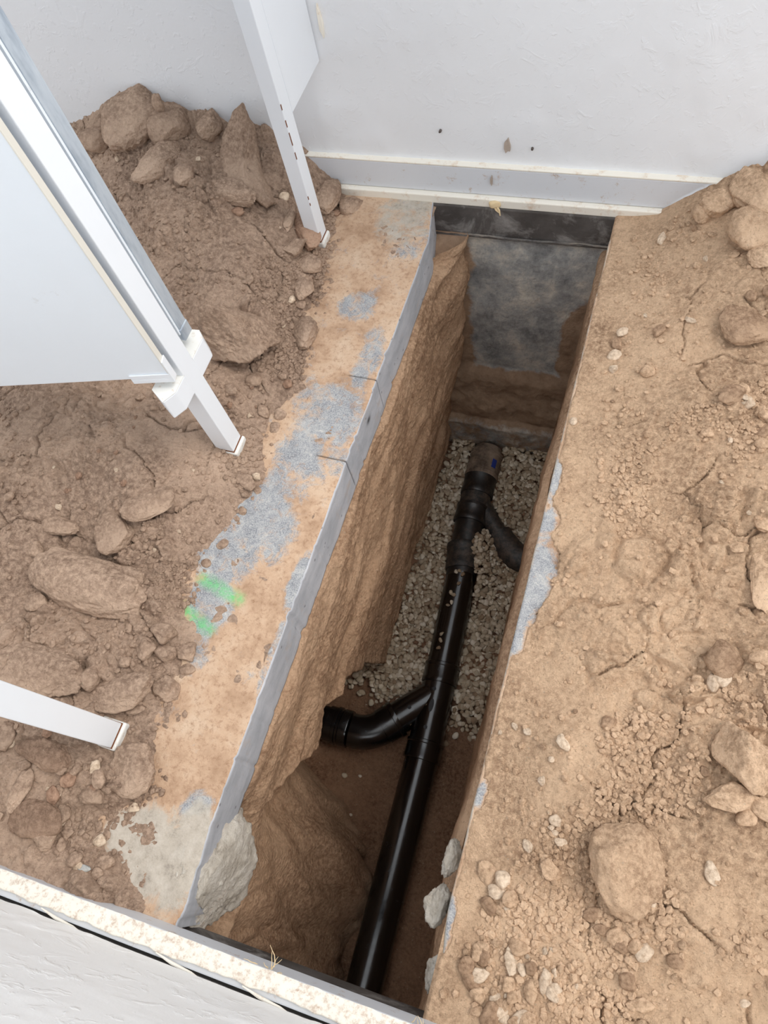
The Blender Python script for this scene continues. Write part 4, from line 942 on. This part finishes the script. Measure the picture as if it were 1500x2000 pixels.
# stones lying on top of the pipe
for i, (y, off) in enumerate([(.94, -.004), (.93, .012), (.935, -.016), (.89, .004), (.845, -.018), (.84, -.006), (.81, -.008), (.795, -.020), (.68, -.022), (.655, -.020), (.625, -.022)]):
    c = A(y); x = c[0]+off; z = AZ+math.sqrt(r0**2-off**2)+.0035
    o = link('gravel_stone', gprot[i % 10]); o.location = (x, y, z); o.scale = (.8,)*3; o.rotation_euler = (.1*i, .2, i*1.3)
    tag(o, 'loose gravel stone resting on top of the black pipe', 'gravel stone', 'gravel stones lying on the pipe')
o = link('gravel_stone', gprot[3]); o.location = (-.395, .425, AZ+.052); o.scale = (.6,)*3; tag(o, 'tiny gravel stone on top of the near branch pipe', 'gravel stone')
for x, y, s, lab in ((-.62, .10, 1.0, 'single pale stone on the dark earth below the branch pipe'), (-.565, .115, .6, 'smaller pale stone right of the single pale stone below the branch'), (-.48, -.19, .55, 'small pale stone on the dark earth left of the near pipe'),
                  (-.555, -.02, .55, 'tiny pale sliver of stone on the earth left of the near pipe')):
    o = link('gravel_stone', gprot[5]); o.location = (x, y, float(zf(np.array([x]), np.array([y]))[0])+.003*s); o.scale = (s, s, s); tag(o, lab, 'gravel stone')

# ---------------------------------------------------------------- partition posts and doors
def footcap(parent, x0, x1, y0, y1):
    box('foot_cap', (x0-.004, y0-.004, -.005), (x1+.008, y1+.004, .020), WHITE_DUST, parent, .004)
    box('rust_seam', (x0-.001, y0-.001, .020), (x1+.001, y1+.001, .0225), RUST, parent, 0)
def post(name, x1, y0, y1, lab, top=2.0, dx=.05):
    t = empty(name, (x1-dx/2, (y0+y1)/2, 0)); tag(t, lab, 'post')
    ox, oy = x1-dx/2, (y0+y1)/2
    box('tube', (-dx/2, y0-oy, .0225), (dx/2, y1-oy, top), WHITE, t, .002)
    footcap(t, -dx/2, dx/2, y0-oy, y1-oy)
    return t, ox, oy
pa, ox, oy = post('partition_post', -.867, 1.409, 1.455, 'white square steel post farthest away, filler plate joining it to the wall', dx=.042)
box('filler_plate', (.021-.014, 1.455-oy, .392), (.021, 1.652-oy, 2.0), WHITE, pa, .001)
# chipped paint along the far post's corner
R_ = random.Random(2)
for z, h in ((.295, .02), (.335, .035), (.385, .018), (.43, .014), (.17, .01), (.15, .008)):
    box('paint_chip', (.0205, -.0235, z), (.0216, -.0205, z+h), RUST, pa, 0)
pb, ox, oy = post('partition_post', -.850, .697, .745, 'white square steel post in the middle, carrying the hinge brackets of two doors')
# hinge bracket: two chamfered wings
def wing(poly, name):
    w_ = prism(name, [(x-ox, y-oy) for x, y in poly], .276, .338, WHITE, pb, .003)
    prism('wing_top', [(x-ox, y-oy) for x, y in poly], .338, .3395, WHITE_DUST, w_, 0)
    return w_
wn = wing([(-.850, .700), (-.850, .655), (-.868, .626), (-.905, .650), (-.905, .70)], 'bracket_wing')
wr = wing([(-.850, .742), (-.850, .800), (-.866, .818), (-.90, .815), (-.90, .742)], 'bracket_wing')
def cyl(name, x, y, z0, z1, r, mat, parent, seg=24):
    return sweep(name, [((x, y, z0), r), ((x, y, z1), r)], mat, parent, seg)
cyl('hinge_collar', -.884-ox, .672-oy, .3395, .352, .014, WHITE, wn); cyl('hinge_pin', -.884-ox, .672-oy, .352, .372, .008, GALV, wn)
cyl('hinge_collar', -.880-ox, .787-oy, .3395, .350, .014, WHITE, wr); cyl('hinge_pin', -.880-ox, .787-oy, .350, .368, .009, GALV, wr)
for y, z in ((.752, .332), (.752, .283), (.690, .332), (.692, .283)):
    cyl('weld', .0245, y-oy, z-.004, z+.004, .0035, WHITE, pb, 10)
pc, ox, oy = post('partition_post', -.832, -.038, .015, 'white square steel post nearest the camera at the left frame edge', dx=.05)

# left door leaf
th = math.atan2(.572-.669, -1.225+.853)          # direction of the leaf away from its hinge
dl = empty('partition_door', (-.853, .669, 0), th)
tag(dl, 'large white sheet-metal door leaf standing open at the left', 'door')
box('panel', (0, -.013, .372), (.95, 0, 1.95), DOORW, dl, .001)
box('edge_band', (-.0025, -.0145, .374), (.0, .0015, 1.95), BEIGE, dl, .0005)
box('corner_angle', (-.004, -.016, .360), (.085, .0035, .372), WHITE, dl, .001)
box('corner_angle', (-.004, .0002, .372), (.085, .0035, .386), WHITE, dl, .001)
box('corner_angle', (-.0060, -.016, .360), (-.0027, .0035, .425), WHITE, dl, .001)
cyl('screw', .065, .0035, .3765, .3815, .003, WHITE, dl, 10)
# galvanised door edge, leaf seen end on
dg = empty('partition_door', (-.862, .781, 0), math.radians(180))
tag(dg, 'narrow galvanised door leaf seen edge-on beside the middle post', 'door')
box('leaf', (.004, -.012, .372), (.75, .012, 1.95), GALV, dg, .001)
box('edge_channel', (0, -.0145, .39), (.004, .0145, 1.95), GALV, dg, .0015)
box('edge_cap', (-.0015, -.0165, .368), (.03, .0165, .402), GALV, dg, .003)
box('shade_groove_strip', (.002, .0147, .39), (.02, .020, 1.95), DOORW, dg, .0005)  # white strip added for the shade groove between leaf and post

# ---------------------------------------------------------------- small things
def flake(name, x, z, w_, h, mat, lab, cat, yoff=.0):
    rr = random.Random(int(x*1000)); n = 9
    y = YB+(x+.3)*math.tan(RZ)-.0045-yoff
    V = []
    for k in (0, 1):
        for i in range(n):
            a = 2*math.pi*i/n; q_ = rr.uniform(.6, 1.1) if k == 0 else V[i]
            if k == 0: V.append((x+w_/2*math.cos(a)*q_, y-.003-.002*rr.random(), z+h/2*math.sin(a)*q_))
            else: V.append((V[i][0], y+.006, V[i][2]))
    F = [tuple(range(n)), tuple(range(n, 2*n))[::-1]]+[(i, n+i, n+(i+1) % n, (i+1) % n) for i in range(n)]
    o = polys(name, V, F, mat, None, .0006)
    return tag(o, lab, cat)
SCAB = paint('brown_scab', lin(176, 162, 150), .9); SCABD = paint('dark_scab', lin(96, 88, 84), .9)
flake('paint_scab', -0.383, 0.178, 0.0192, 0.0469, SCAB, 'largest brownish paint scab on the white back wall', 'paint scab')
flake('paint_scab', -0.565, 0.210, 0.0086, 0.0092, SCABD, 'small dark speck on the back wall left of the largest scab', 'paint scab')
flake('paint_scab', -0.424, 0.079, 0.0066, 0.0345, SCAB, 'brownish scab on the plinth face above the trench', 'paint scab', .018)
flake('paint_scab', -0.318, 0.173, 0.0081, 0.0092, SCABD, 'tiny dark speck right of the largest scab on the wall', 'paint scab')
flake('paint_scab', -1.521, 0.250, 0.0184, 0.0235, SCABD, 'dark scratch on the wall left of the earth heap', 'paint scab')
flake('paint_scab', -1.497, 0.221, 0.0093, 0.0137, SCABD, 'short dark scratch on the wall just above the earth heap', 'paint scab')
flake('paint_scab', -0.842, 0.484, 0.0122, 0.0885, LEDGE, 'pale upright streak standing for wall shading at the top beside the filler plate', 'paint scab')  # pale sliver painted in for vertical shading on the wall
# straw wad at the trench head
def fibres(name, pts0, n, seed, spread, length, mat, lab, r=.0012, up=.0):
    R_ = random.Random(seed); t = empty(name, pts0); tag(t, lab, 'straw')
    for i in range(n):
        p = [R_.uniform(-spread, spread), R_.uniform(-spread*.3, spread*.3), 0]; dr = Vector((R_.uniform(-1, 1), R_.uniform(-.2, .8), R_.uniform(-.3, 1)*1.0+up)).normalized()
        path = []
        for k in range(5):
            path.append((tuple(p), r*(1-k*.17))); dr = (dr+Vector((R_.uniform(-.35, .35),)*1+(R_.uniform(-.3, .3), R_.uniform(-.35, .25)))).normalized()
            p = [p[j]+dr[j]*length/5 for j in range(3)]
        sweep('fibre', path, mat, t, 6)
    return t
x_ = -.412; yb_ = YB-.036+(x_+.3)*math.tan(RZ)
v, f = rock_co(811, (.035, .018, .022), .8, 3, 1.); t = empty('straw_tuft', (x_, yb_, .012)); tag(t, 'torn straw-coloured tuft hanging off the plinth above the trench head', 'straw')
link('wad', mesh_from('wad', v, f, FIBRE), t)
for s in (-1, 1): sweep('strand', [((0.004*s, 0, -.004), .004), ((.010+.004*s, -.006, -.016), .003), ((.017, -.008, -.028-.004*s), .0015)], FIBRE, t, 6)
yf_ = lambda x: YF+.012+(x+.3)*math.tan(RZ)
fibres('splinter_tuft', (-.36, yf_(-.36)-.002, .060), 8, 3, .022, .045, FIBRE, 'tuft of pale frayed fibres on the near plinth edge left of the pipe', .0011)
fibres('splinter_tuft', (-.075, yf_(-.075)-.002, .064), 6, 9, .015, .02, FIBRE, 'small frayed fibres on the near plinth edge right of the pipe', .0009)
for i, (x, ln) in enumerate(((-.745, .05), (-.50, .05), (-.33, .05), (-.17, .03))):
    y = YF-.026+(x+.3)*math.tan(RZ)
    o = sweep('plaster_splinter', [((x-ln, y+.004, .088), .0012), ((x-ln*.3, y-.001, .090), .003), ((x+ln*.5, y-.0035, .090), .0025), ((x+ln, y-.007, .091), .0008)], LEDGE, None, 8)
    tag(o, ['peeling cream plaster splinter at the gap, leftmost on the near ledge', 'peeling plaster splinter at the gap, second from left on the near ledge', 'peeling plaster splinter at the gap, third from left on the near ledge', 'peeling plaster splinter at the gap, rightmost on the near ledge'][i], 'splinter')
